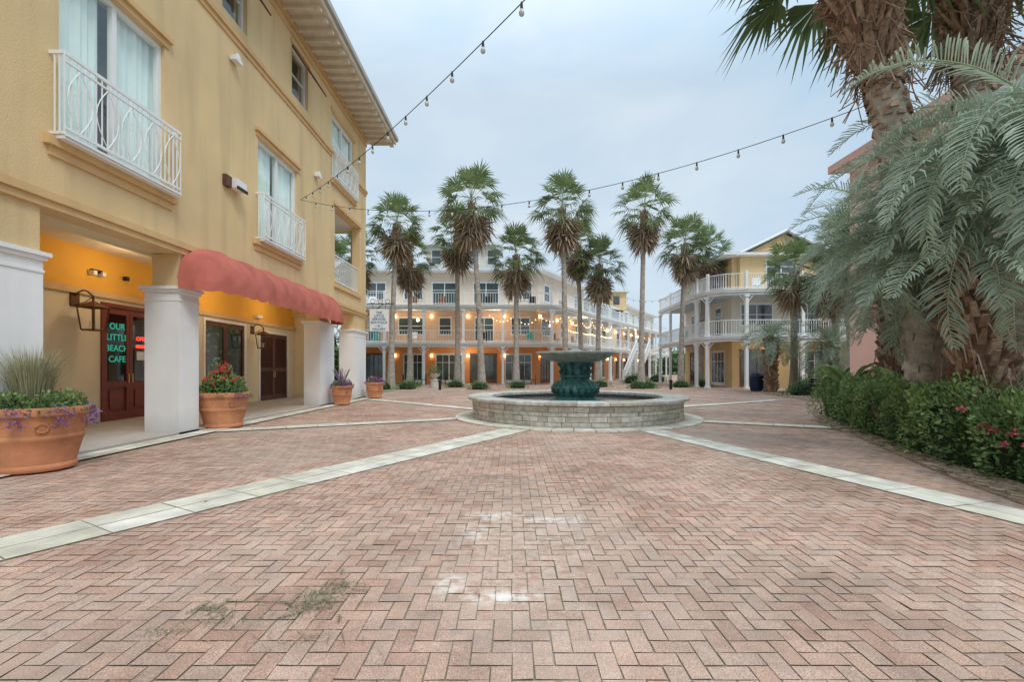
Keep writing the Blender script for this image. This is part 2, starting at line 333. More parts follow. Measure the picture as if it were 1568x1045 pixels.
def brickmat(name,cols,joint=False):
    m=bpy.data.materials.new(name); m.use_nodes=True; nt=m.node_tree; L=nt.links; p=nt.nodes['Principled BSDF']
    p.inputs['Roughness'].default_value=.95; p.inputs['Specular IOR Level'].default_value=.08
    ge=nn(nt,'ShaderNodeNewGeometry'); pos=ge.outputs['Position']
    at=nn(nt,'ShaderNodeAttribute',attribute_name='rnd')
    cr=nn(nt,'ShaderNodeValToRGB'); 
    while len(cr.color_ramp.elements)<len(cols): cr.color_ramp.elements.new(.5)
    for i,c in enumerate(cols): e=cr.color_ramp.elements[i]; e.position=i/(len(cols)-1); e.color=c4(c)
    L.new(at.outputs['Fac'],cr.inputs[0]); cache={}
    def noise(s,d=5,ro=.55):
        if (s,d,ro) not in cache:
            n=nn(nt,'ShaderNodeTexNoise'); n.inputs['Scale'].default_value=s; n.inputs['Detail'].default_value=d; n.inputs['Roughness'].default_value=ro; L.new(pos,n.inputs['Vector']); cache[(s,d,ro)]=n.outputs['Fac']
        return cache[(s,d,ro)]
    def mr(v,a,b_,c,d):
        n=nn(nt,'ShaderNodeMapRange'); n.inputs[1].default_value=a;n.inputs[2].default_value=b_;n.inputs[3].default_value=c;n.inputs[4].default_value=d; L.new(v,n.inputs[0]); return n.outputs[0]
    def mul(a,b_):
        n=nn(nt,'ShaderNodeMath',operation='MULTIPLY'); L.new(a,n.inputs[0]); L.new(b_,n.inputs[1]); return n.outputs[0]
    f=mul(mul(mr(noise(.6,4),.3,.70,.76,1.12),mr(noise(130,2),.3,.7,.62,1.28)),mr(noise(3.1,4,.65),.35,.72,1.10,.76))
    v=nn(nt,'ShaderNodeVectorMath',operation='SCALE'); L.new(cr.outputs[0],v.inputs[0]); L.new(f,v.inputs['Scale'])
    col=v.outputs[0]
    mx=nn(nt,'ShaderNodeMix',data_type='RGBA'); L.new(col,mx.inputs[6]); mx.inputs[7].default_value=(.78,.70,.60,1)
    sp=mul(mr(noise(80,2,.7),.54,.68,0,.6),mr(noise(.6,4),.42,.62,.1,1))
    L.new(sp,mx.inputs[0]); col=mx.outputs[2]
    mx=nn(nt,'ShaderNodeMix',data_type='RGBA'); L.new(col,mx.inputs[6]); mx.inputs[7].default_value=(.52,.44,.36,1)
    L.new(mr(noise(.33,4,.6),.48,.66,0,.55),mx.inputs[0]); col=mx.outputs[2]
    for (cx,cy,rx,ry,c,k0) in ((-.18,4.42,.24,.12,(.86,.81,.73),.9),(.40,4.30,.24,.09,(.88,.84,.77),1.1),(-.40,3.02,.09,.15,(.86,.81,.73),1.0),(-.05,2.86,.20,.08,(.88,.84,.77),1.1),(-.30,4.0,.10,.2,(.86,.81,.73),.7),(.1,3.6,.8,1.1,(.78,.70,.60),.4),
                               (-.32,5.9,.55,.35,(.22,.16,.13),.7),(.15,5.2,.35,.3,(.25,.18,.15),.5),(1.6,3.0,1.0,.5,(.30,.22,.18),.4),(-2.6,4.6,.9,.6,(.30,.22,.18),.35),(3.2,5.6,1.2,.8,(.28,.22,.18),.35),(-.2,2.4,.6,.25,(.30,.22,.18),.45)):
        s=nn(nt,'ShaderNodeVectorMath',operation='SUBTRACT'); L.new(pos,s.inputs[0]); s.inputs[1].default_value=(cx,cy,0)
        d=nn(nt,'ShaderNodeVectorMath',operation='DIVIDE'); L.new(s.outputs[0],d.inputs[0]); d.inputs[1].default_value=(rx,ry,1)
        ln=nn(nt,'ShaderNodeVectorMath',operation='LENGTH'); L.new(d.outputs[0],ln.inputs[0])
        k=mul(mr(ln.outputs['Value'],.3,1.5,k0,0),mr(noise(11,4,.7),.40,.60,0,.9))
        mx=nn(nt,'ShaderNodeMix',data_type='RGBA'); L.new(col,mx.inputs[6]); mx.inputs[7].default_value=c4(c); L.new(k,mx.inputs[0]); col=mx.outputs[2]
    if joint:
        mx=nn(nt,'ShaderNodeMix',data_type='RGBA'); L.new(col,mx.inputs[6]); mx.inputs[7].default_value=(.15,.20,.07,1)
        L.new(mr(noise(.9,4),.47,.62,0,.9),mx.inputs[0]); col=mx.outputs[2]
    L.new(col,p.inputs['Base Color'])
    bp=nn(nt,'ShaderNodeBump'); bp.inputs['Strength'].default_value=.45; bp.inputs['Distance'].default_value=.004; L.new(noise(130,2),bp.inputs['Height']); L.new(bp.outputs[0],p.inputs['Normal'])
    return m
BRK=brickmat('clay_paver',[(.51,.315,.235),(.59,.375,.28),(.64,.42,.315),(.61,.425,.335),(.54,.375,.295)])
JNT=brickmat('sand_joint',[(.32,.235,.17),(.32,.235,.17)],True)
b=B(); b.face([(-30,-6,0),(60,-6,0),(60,110,0),(-30,110,0)],JNT); b.build('plaza_joint_sand')
def herring(x0,x1,y0,y1,w=.1,g=.0038,zz=.006):
    nx=int((x1-x0)/w); ny=int((y1-y0)/w)
    X,Y=np.meshgrid(np.arange(nx),np.arange(ny),indexing='ij'); K=(X-Y)%4
    out=[]
    for k,(lx,ly) in ((0,(2,1)),(3,(1,2))):
        m=K==k; x=x0+X[m]*w; y=y0+Y[m]*w
        a=np.stack([x+g,y+g],1); n=len(a); dx=lx*w-2*g; dy=ly*w-2*g
        z=zz+rng.normal(size=(n,1))*.0008; sh=rng.normal(size=(n,2))*.0012
        def pt(ex,ey): return np.concatenate([a+sh+np.array([ex*dx,ey*dy])+rng.normal(size=(n,2))*.0012,z+rng.normal(size=(n,1))*.0009],1)
        out.append(np.stack([pt(0,0),pt(1,0),pt(1,1),pt(0,1)],1))
    return np.concatenate(out)
Q=herring(-7.2,14,-2,30); b=B(); b.quads(Q,BRK,rng.random(len(Q))); b.build('brick_herringbone_paving')
b=B(); 
Q=herring(-7.2,40,30,95,.2,.006); b.quads(Q,BRK,rng.random(len(Q)))
Q=herring(14,26,8,30,.2,.006); b.quads(Q,BRK,rng.random(len(Q)))
b.build('far_brick_paving')

BAND=mat('cream_concrete_paver',(.66,.62,.50),.9,.26,3,.3,90,col2=(.80,.76,.66),spec=.1)
JN2=mat('band_joint',(.33,.28,.20),.95,.2,6)
b=B()
def band(p0,p1,w=.66,slab=.62,z=.011):
    p0=Vector(p0);p1=Vector(p1);d=p1-p0;L=d.length;d.normalize();n=Vector((-d.y,d.x))
    def P(a,s,zz): q=p0+d*a+n*s; return (q.x,q.y,zz)
    b.face([P(0,-w/2,z),P(L,-w/2,z),P(L,w/2,z),P(0,w/2,z)],JN2)
    k=int(L/slab); st=L/k; g=.006
    for i in range(k):
        for s0,s1 in ((-w/2,0),(0,w/2)):
            zz=z+.004+random.uniform(0,.0015); j1,j2=random.uniform(-.003,.003),random.uniform(-.003,.003)
            b.face([P(i*st+g+j1,s0+g,zz),P((i+1)*st-g+j2,s0+g,zz),P((i+1)*st-g+j2,s1-g,zz),P(i*st+g+j1,s1-g,zz)],BAND)
FC=(1.83,13.6)
band((.15,10.75),(-4.9,1.9),.66)
band((2.95,11.0),(5.15,2.9),.56)
band((-.95,13.1),(-6.5,10.35),.5,z=.020)
band((-.9,15.5),(-6.3,20.8),.5,z=.020)
band((4.7,12.3),(8.6,10.3),.5,z=.020)
band((4.5,15.8),(11.5,20.3),.5,z=.020)
band((-6.62,1),(-6.62,24),.42,z=.029)
n=44
for j in range(n):
    a0=6.28318*j/n+.003; a1=6.28318*(j+1)/n-.003
    def rp(r,a,z=.042): return (FC[0]+r*math.cos(a),FC[1]+r*math.sin(a),z)
    b.face([rp(2.9,a0),rp(3.45,a0),rp(3.45,a1),rp(2.9,a1)],BAND)
    b.face([rp(3.45,a0),rp(3.45,a0,0),rp(3.45,a1,0),rp(3.45,a1)],BAND)
b.build('cream_paver_bands')

random.seed(3); b=B()
def needle_pile(cx,cy,rx,ry,n,m=STRAW,ln=.12):
    for i in range(n):
        x=random.gauss(cx,rx);y=random.gauss(cy,ry);a=random.uniform(0,3.14);l=ln*random.uniform(.4,1.2);w=.0018
        dx,dy=math.cos(a)*l/2,math.sin(a)*l/2;nx,ny=-math.sin(a)*w,math.cos(a)*w;z=.013+random.random()*.01
        b.face([(x-dx-nx,y-dy-ny,z),(x+dx-nx,y+dy-ny,z+.004),(x+dx+nx,y+dy+ny,z+.004),(x-dx+nx,y-dy+ny,z)],m)
def twig(x,y,a,l):
    for k in range(5):
        t=k/5; b.tube([(x+math.cos(a)*l*t,y+math.sin(a)*l*t,.016),(x+math.cos(a)*l*(t+.2),y+math.sin(a)*l*(t+.2),.018)],.0022,TWIG,3,False)
        for s in (-1,1):
            a2=a+s*random.uniform(.4,1.0); l2=l*random.uniform(.15,.3); X0,Y0=x+math.cos(a)*l*t,y+math.sin(a)*l*t
            b.tube([(X0,Y0,.016),(X0+math.cos(a2)*l2,Y0+math.sin(a2)*l2,.022)],.0014,TWIG,3,False)
for (cx,cy,n_) in ((-1.08,2.98,70),(-1.2,2.86,80),(-1.15,2.72,50),(-1.72,2.72,40),(-1.62,2.6,30),(-1.82,2.5,25)):
    needle_pile(cx,cy,.055,.05,n_,TWIG,.055); needle_pile(cx,cy,.09,.07,n_//2,STRAW,.06)
for i in range(10): twig(random.gauss(-1.2,.14),random.gauss(2.82,.12),random.uniform(0,6.28),random.uniform(.08,.16))
for i in range(5): twig(random.gauss(-1.75,.12),random.gauss(2.65,.1),random.uniform(0,6.28),random.uniform(.06,.12))
needle_pile(-1.02,2.42,.07,.012,12,DEAD,.14); needle_pile(-2.6,3.4,.5,.3,40,STRAW,.05); needle_pile(-1.3,2.5,.3,.2,70,STRAW,.05)
for i in range(90):
    x=random.uniform(-6,5);y=random.uniform(2,12)
    a=random.uniform(0,6.28); s=random.uniform(.012,.03)
    b.face([(x,y,.018),(x+s*math.cos(a)-s*.3*math.sin(a),y+s*math.sin(a)+s*.3*math.cos(a),.026),(x+2*s*math.cos(a),y+2*s*math.sin(a),.019),(x+s*math.cos(a)+s*.3*math.sin(a),y+s*math.sin(a)-s*.3*math.cos(a),.026)],TERR if i%6==0 else DEAD)
b.build('fallen_needles_and_leaves')
b=B()
for i in range(1500):
    x=.0+round((1.0+random.gammavariate(2,.9))/.1)*.1+random.uniform(-.004,.004) if i%2 else 1.0+random.gammavariate(2,.9)
    y=1.8+random.random()**1.3*6; 
    if not i%2: y=round(y/.1)*.1+random.uniform(-.004,.004)
    if math.sin(x*2.1+y*1.3)+math.sin(y*2.7-x)<.3: continue
    for k in range(3):
        a=random.uniform(0,6.28); l=random.uniform(.008,.02)
        b.face([(x-.002,y,.004),(x+.002,y,.004),(x+math.cos(a)*l,y+math.sin(a)*l,.010+random.random()*.010)],WEED)
b.build('joint_weeds')

# ================================================================ LEFT BUILDING
E=empty('yellow_stucco_building'); fr=((-6.9,0),(0,1),(1,0))
b=B(fr)
WA=(7.16,9.34,4.95,7.8); WB=(12.77,15.1,4.95,7.7); WC=(18.0,20.5,8.75,11.25); WD=(18.3,21.3,4.75,7.75)
WE=(14.74,15.9,10.05,11.6); WF=(11.2,12.25,10.05,11.6); WG=(3.2,5.4,4.95,7.8)
wall(b,-4,22.2,3.78,12.3,-.35,0,[WA,WB,WC,WD,WE,WF,WG],YEL)
fe=((-6.9,22.2),(-1,0),(0,-1))
b.fr=fe; wall(b,.35,9,3.78,12.3,0,.35,[(.6,2.6,4.75,7.75)],YEL); b.fr=fr
b.box(-4,22.2,-9.3,-9,0,12.3,YEL); b.box(-4.3,-4,-9.3,0,0,12.3,YEL)
for u0,u1,dd in ((-4,6.9,-.35),(9.8,10.3,-.6),(16.95,18.2,-.5),(20.65,22.12,-.6)):
    b.box(u0,u1,dd,-.03,3.1,3.78,YEL)
b.build('walls',E)
b=B(fr)
for u0,u1,d0 in ((-4,6.92,-.45),(9.75,10.36,-.72),(16.9,18.25,-.58),(20.6,22.2,-.68)):
    b.box(u0,u1,d0,.0,0,2.98,WHT); b.box(u0-.035,u1+.035,d0-.035,.035,2.98,3.04,WHT); b.box(u0-.07,u1+.07,d0-.07,.07,3.04,3.10,WHT)
    b.box(u0-.01,u1+.01,d0-.01,.015,2.80,2.84,WHT)
b.build('white_piers',E)
b=B(fr)
def ubar(u0,u1,z0,z1,d=.05,m=YTR): b.box(u0,u1,.0,d,z0,z1,m)
ubar(-4,22.22,3.90,4.02,.07); ubar(-4,22.21,3.785,3.90,.03)
ubar(-4,22.22,9.62,9.74,.09); ubar(-4,22.21,9.50,9.62,.04)
for w in (WA,WB,WG):
    ubar(w[0]-.25,w[1]+.25,w[2]-.22,w[2]-.08,.10); ubar(w[0]-.18,w[1]+.18,w[2]-.36,w[2]-.22,.04)
    ubar(w[0]-.15,w[1]+.15,w[3]+.12,w[3]+.22,.09); ubar(w[0]-.1,w[1]+.1,w[3],w[3]+.12,.035)
ubar(WC[0]-.15,WC[1]+.15,WC[2]-.25,WC[2]-.1,.09); ubar(WC[0]-.1,WC[1]+.1,WC[3],WC[3]+.15,.06)
ubar(WD[0]-.15,WD[1]+.15,WD[3],WD[3]+.15,.06); ubar(WD[0]-.1,WD[1]+.1,WD[2]-.2,WD[2]-.04,.08)
for w in (WE,WF): ubar(w[0]-.1,w[1]+.1,w[3],w[3]+.12,.05)
ubar(-4,22.22,11.85,11.95,.05); ubar(-4,22.22,12.1,12.3,.08)
b.build('stucco_trim',E)
b=B(fr)
b.box(-4.6,22.9,-.2,1.2,12.305,12.37,SOF); b.box(-4.6,22.9,1.2,1.26,12.28,12.52,SOF); b.box(-4.6,22.95,1.26,1.36,12.44,12.62,ROOF)
u=-4.2
while u<22.8:
    b.box(u,u+.09,.08,1.15,12.18,12.305,SOF); b.box(u+.0,u+.09,1.0,1.19,12.10,12.18,SOF); u+=.48
b.box(22.2,22.9,-9.3,-.2,12.305,12.37,SOF)
for k in range(18): b.box(22.84,22.9,-9+.5*k,-8.9+.5*k,12.2,12.305,SOF)
b.face([(-4.6,1.36,12.62),(22.95,1.36,12.62),(19,-4.6,14.6),(0,-4.6,14.6)],ROOF)
b.face([(22.95,1.36,12.62),(22.95,-10.5,12.62),(19,-4.6,14.6)],ROOF); b.face([(-4.6,-10.5,12.62),(22.95,-10.5,12.62),(19,-4.6,14.6),(0,-4.6,14.6)],ROOF)
b.build('eaves_and_roof',E)
b=B(fr)
for w in (WA,WB,WG):
    window(b,*w,-.12,WCL,GLS,2,1,.09); um=(w[0]+w[1])/2
    curtain(b,w[0],w[0]+(w[1]-w[0])*.44,w[2],w[3],-.24,CURT); curtain(b,um+.05,w[1],w[2],w[3],-.24,CURT)
    b.box(w[0]-.6,w[1]+.6,-2.1,-2.0,w[2]-.1,w[3]+.3,ROOM); b.box(w[0]-.6,w[1]+.6,-2.0,-.36,w[2]-.1,w[2]-.02,FL)
window(b,*WC,-.12,WCL,GLS,2,1,.08); curtain(b,WC[0],WC[1],WC[2],WC[3],-.24,CURT)
for w in (WE,WF):
    window(b,*w,-.15,WCL,GLS,1,2,.07); b.box(w[0]-.3,w[1]+.3,-1.6,-1.5,w[2]-.2,w[3]+.2,ROOM)
for w in (WE,WF):
    i=[(w[0]+.02,.0,w[3]-.05),(w[1]-.02,.0,w[3]-.05),(w[1]-.02,.62,w[2]+.55),(w[0]+.02,.62,w[2]+.55)]
    b.tube([i[0],i[3],i[2],i[1]],.03,SHUT,4); b.face(i,GLD)
b.build('windows',E)
b=B(fr)
def juliet(w,over=.14,out=.22,h=1.25):
    a,c,z0=w[0]-over,w[1]+over,w[2]-.05
    rail(b,a,c,out,z0,z0+h,WCL,.105,.016,.035); b.box(a,c,out-.02,out+.02,z0-.02,z0+.02,WCL); b.box(a,c,out-.015,out+.015,z0+h-.16,z0+h-.13,WCL)
    n=int((c-a)/.42)
    for i in range(n):
        u0=a+(c-a)*i/n;u1=a+(c-a)*(i+1)/n;um=(u0+u1)/2
        for s in (0,1):
            pts=[]
            for k in range(9):
                t=k/8; x=um+(u0-um if s else u1-um)*math.sin(math.pi*t)*.85; pts.append((x,out+.012,z0+.12+(h-.3)*t))
            b.tube(pts,.009,WCL,4,False)
    for u in (a,c):
        b.box(u-.02,u+.02,0,out,z0+h-.05,z0+h,WCL); b.box(u-.02,u+.02,0,out,z0,z0+.04,WCL)
        for k in range(1,3): b.box(u-.009,u+.009,out*k/3-.009,out*k/3+.009,z0,z0+h-.05,WCL)
    b.box(a,c,-.0,out,z0-.06,z0-.025,WCL)
juliet(WA);juliet(WB,.1);juliet(WG);juliet(WC,.08,.18,1.2)
rail(b,WD[0]+.02,WD[1]-.02,-.1,WD[2],WD[2]+1.15,WCL,.11,.018)
b.build('balcony_railings',E)
b=B(fr)
b.box(18.0,21.8,-2.9,-2.75,4.75,7.75,YEL); b.box(18.0,21.84,-2.74,-.36,4.6,4.74,FL); b.box(18.0,21.84,-2.74,-.36,7.76,7.9,WCL); b.box(17.9,18.0,-2.9,-.36,4.75,7.75,YEL)
b.box(-4,22.2,-3.3,-.36,4.3,4.4,PALE); b.box(-4,22.2,-9,-3.4,4.3,4.4,DARK)
b.box(-4,22.15,-.9,-.36,3.8,4.3,PALE)
b.build('slabs',E)
b=B(fr)
D1=(11.75,13.35,.06,2.95); D2=(15.6,17.9,.06,3.0); D3=(19.0,21.3,.06,2.85)
wall(b,-4,22.2,0.0,3.15,-3.6,-3.3,[D1,D2,D3],PALE); wall(b,-4,22.2,3.3,4.3,-3.6,-3.3,[],ORG)
b.box(-4,22.2,-3.62,-3.22,3.15,3.30,YTR); b.box(-4,11.6,-3.29,-3.27,.07,.2,WHT); b.box(13.5,15.4,-3.29,-3.27,.07,.2,WHT)
b.box(22.05,22.2,-3.3,-2.2,0,4.3,PALE)
b.box(-4,22.25,-3.3,-.0,-.01,.06,FL)
b.box(6.55,6.9,-3.3,-.46,0,4.3,PALE)
b.build('arcade_walls',E)
b=B(fr)
def door(w,m,fm,louv=False,d=-3.36):
    u0,u1,z0,z1=w; um=(u0+u1)/2
    b.box(u0-.1,u0,d-.05,-3.26,z0,z1+.1,fm); b.box(u1,u1+.1,d-.05,-3.26,z0,z1+.1,fm); b.box(u0,u1,d-.05,-3.26,z1,z1+.1,fm)
    for a,c in ((u0,um-.005),(um+.005,u1)):
        b.box(a,a+.10,d,d+.06,z0,z1,m); b.box(c-.10,c,d,d+.06,z0,z1,m); b.box(a+.10,c-.10,d,d+.058,z1-.16,z1,m)
        if louv:
            b.box(a+.10,c-.10,d,d+.058,z0,z0+.2,m); b.box(a+.10,c-.10,d,d+.058,z0+1.2,z0+1.34,m)
            z=z0+.24
            while z<z1-.18:
                if not(z0+1.15<z<z0+1.36): b.face([(a+.10,d+.01,z+.05),(c-.10,d+.01,z+.05),(c-.10,d+.055,z),(a+.10,d+.055,z)],m)
                z+=.06
            b.box(a+.10,c-.10,d-.02,d,z0,z1,m)
        else:
            b.box(a+.10,c-.10,d,d+.058,z0,z0+.22,m); b.box(a+.10,c-.10,d,d+.058,z0+.85,z0+1.0,m)
            b.box(a+.10,c-.10,d,d+.02,z0+.22,z0+.85,m); b.box(a+.19,c-.19,d+.02,d+.045,z0+.30,z0+.77,m)
            b.face([(a+.10,d+.03,z0+1.0),(c-.10,d+.03,z0+1.0),(c-.10,d+.03,z1-.16),(a+.10,d+.03,z1-.16)],GLD)
    for s in (-.06,.06):
        b.box(um+s-.012,um+s+.012,d+.08,d+.10,z0+.95,z0+1.2,YTR)
door(D1,WOODR,WOODR); door(D3,SHUT,WHT,True)
door(D2,SHUT,WHT)
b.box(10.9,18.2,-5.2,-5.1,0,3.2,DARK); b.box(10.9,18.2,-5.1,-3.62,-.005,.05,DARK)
b.build('doors',E)
def text(s,size,loc,rot,m,name,parent,sl=.9):
    cu=bpy.data.curves.new(name,'FONT'); cu.body=s; cu.size=size; cu.align_x='CENTER'; cu.space_line=sl; cu.extrude=.004; cu.offset=size*.012
    ob=bpy.data.objects.new(name,cu); sc.collection.objects.link(ob); ob.location=loc; ob.rotation_euler=rot; cu.materials.append(m); ob.parent=parent
text('OUR\nLITTLE\nBEACH\nCAFE',.225,(-10.215,12.17,2.40),(R(90),0,R(90)),TEAL,'cafe_lettering',E,1.25)
text('OPEN',.15,(-10.215,12.98,2.15),(R(90),0,R(90)),NEON,'open_neon',E)
b=B(fr)
b.box(12.8,13.15,-3.325,-3.31,1.62,1.85,WCL); b.box(12.78,13.17,-3.325,-3.31,1.95,2.03,NEON)
for u,z,s in ((11.4,5.9,.42),): 
    b.box(u-.2,u+.02,.0,.10,z-.12,z+.14,SHUT); b.box(u+.02,u+.45,.02,.22,z-.1,z+.12,WHT); b.box(u+.02,u+.45,.22,.25,z-.13,z-.06,BLK)
for u,z in ((11.6,9.05),(16.5,8.2)): b.tube([(u,0,z),(u,.16,z+.02)],[.07,.10],WCL,10); b.box(u-.14,u+.14,.02,.18,z-.1,z-.02,WCL)
b.box(11.35,11.6,-3.3,-3.2,3.72,3.8,BLK); b.box(11.3,11.4,-3.28,-3.15,3.66,3.76,WCL); b.box(11.55,11.65,-3.28,-3.15,3.66,3.76,WCL)
b.box(12.3,12.4,-3.28,-3.18,3.7,3.8,BLK); b.box(18.6,18.95,-3.3,-3.15,3.4,3.5,WCL)
b.build('wall_fixtures',E)
b=B()
y0,y1,zb,zt,pr=9.65,17.8,3.22,4.08,.80; nu,nv=96,10; i0=len(b.V)
for i in range(nu+1):
    y=y0+(y1-y0)*i/nu
    e=min(1,(y-y0)/.9,(y1-y)/.9); k=math.sqrt(max(0,1-(1-e)**2)); k=max(k,.03)
    rib=.04*abs(math.sin(math.pi*(i/nu)*8))
    for j in range(nv+1):
        a=math.pi/2*j/nv; wob=.012*math.sin(i*.9+j*1.7)
        b.V.append((-6.88+(pr*k-rib+wob*k)*math.sin(a),y,zb+((zt-zb)*k-rib)*math.cos(a)))
for i in range(nu):
    for j in range(nv): b.add((i0+i*(nv+1)+j,i0+(i+1)*(nv+1)+j,i0+(i+1)*(nv+1)+j+1,i0+i*(nv+1)+j+1),AWN)
for i in range(nu):
    p=b.V[i0+i*(nv+1)+nv]; q=b.V[i0+(i+1)*(nv+1)+nv]; s0=.16+.05*abs(math.sin(math.pi*i/nu*20)); s1=.16+.05*abs(math.sin(math.pi*(i+1)/nu*20))
    b.face([p,q,(q[0]+.004,q[1],q[2]-s1),(p[0]+.004,p[1],p[2]-s0)],AWN)
ob=b.build('fabric_awning',E,35)

def lantern(name,x,y,z,s,wallx=None):
    b=B(); w=.16*s; h=.42*s
    for sx in (-1,1):
        for sy in (-1,1): b.tube([(x+sx*w*.75,y+sy*w*.75,z-h/2),(x+sx*w,y+sy*w,z+h/2)],.014*s,BRON,5)
    for zz,ww in ((z-h/2,w*.75),(z+h/2,w)): b.tube([(x-ww,y-ww,zz),(x+ww,y-ww,zz),(x+ww,y+ww,zz),(x-ww,y+ww,zz),(x-ww,y-ww,zz)],.013*s,BRON,4)
    i=b.verts([(x-w*1.15,y-w*1.15,z+h/2),(x+w*1.15,y-w*1.15,z+h/2),(x+w*1.15,y+w*1.15,z+h/2),(x-w*1.15,y+w*1.15,z+h/2),(x,y,z+h*.82)])
    for q in ((0,1,4),(1,2,4),(2,3,4),(3,0,4)): b.add(tuple(i+k for k in q),BRON)
    b.tube([(x,y,z+h*.8),(x,y,z+h*.98)],.02*s,BRON,6)
    b.box(x-w*.7,x+w*.7,y-w*.7,y+w*.7,z-h/2-.02,z-h/2+.01,BRON)
    for k in range(3): a=2.1*k; b.tube([(x+.05*s*math.cos(a),y+.05*s*math.sin(a),z-h/2),(x+.05*s*math.cos(a),y+.05*s*math.sin(a),z-h*.1)],.012,WCL,6)
    pts=[(x+(wallx-x)*t,y,z+h*.98+.12*s*math.sin(math.pi*t)) for t in [k/8 for k in range(9)]]; b.tube(pts,.014*s,BRON,6)
    b.box(min(wallx,wallx+.03),max(wallx,wallx+.03),y-.09*s,y+.09*s,z+h*.55,z+h*1.15,BRON)
    b.tube([(wallx+.02,y,z+h*.6),(x+(wallx-x)*.4,y,z+h*.75),(x,y,z+h*.98)],.01*s,BRON,5)
    return b.build(name)
lantern('wall_lantern',-9.75,10.95,2.55,1.25,-10.2)
lantern('wall_lantern',-9.75,18.45,2.45,1.25,-10.2)

b=B(); b.box(-6.75,-5.85,22.28,22.33,3.15,4.2,WCL)
b.tube([(-6.9,22.3,4.45),(-5.6,22.3,4.45)],.025,BLK,6)
b.tube([(-6.9,22.3,3.9),(-6.5,22.3,4.15),(-6.1,22.3,4.43)],.018,BLK,6)
for i in range(3):
    cx=-6.6+.35*i; b.tube([(cx+.11*math.cos(t*.7),22.3,4.57+.10*math.sin(t*.7)) for t in range(10)],.014,BLK,5)
for x in (-6.6,-6.0): b.tube([(x,22.3,4.2),(x,22.3,4.45)],.01,BLK,5)
so=b.build('hanging_shop_sign')
def textat(s,size,loc,m,name,par):
    cu=bpy.data.curves.new(name,'FONT'); cu.body=s; cu.size=size; cu.align_x='CENTER'; cu.extrude=.003; cu.offset=size*.01
    ob=bpy.data.objects.new(name,cu); sc.collection.objects.link(ob); ob.rotation_euler=(R(90),0,0); cu.materials.append(m); ob.parent=par
    ob.location=Vector(loc)-par.location
textat('THE\nLITTLE\nSERVICES\nBOUTIQUE\n~ & ~\nGALLERY',.155,(-6.3,22.27,3.98),TEXTB,'sign_text',so)

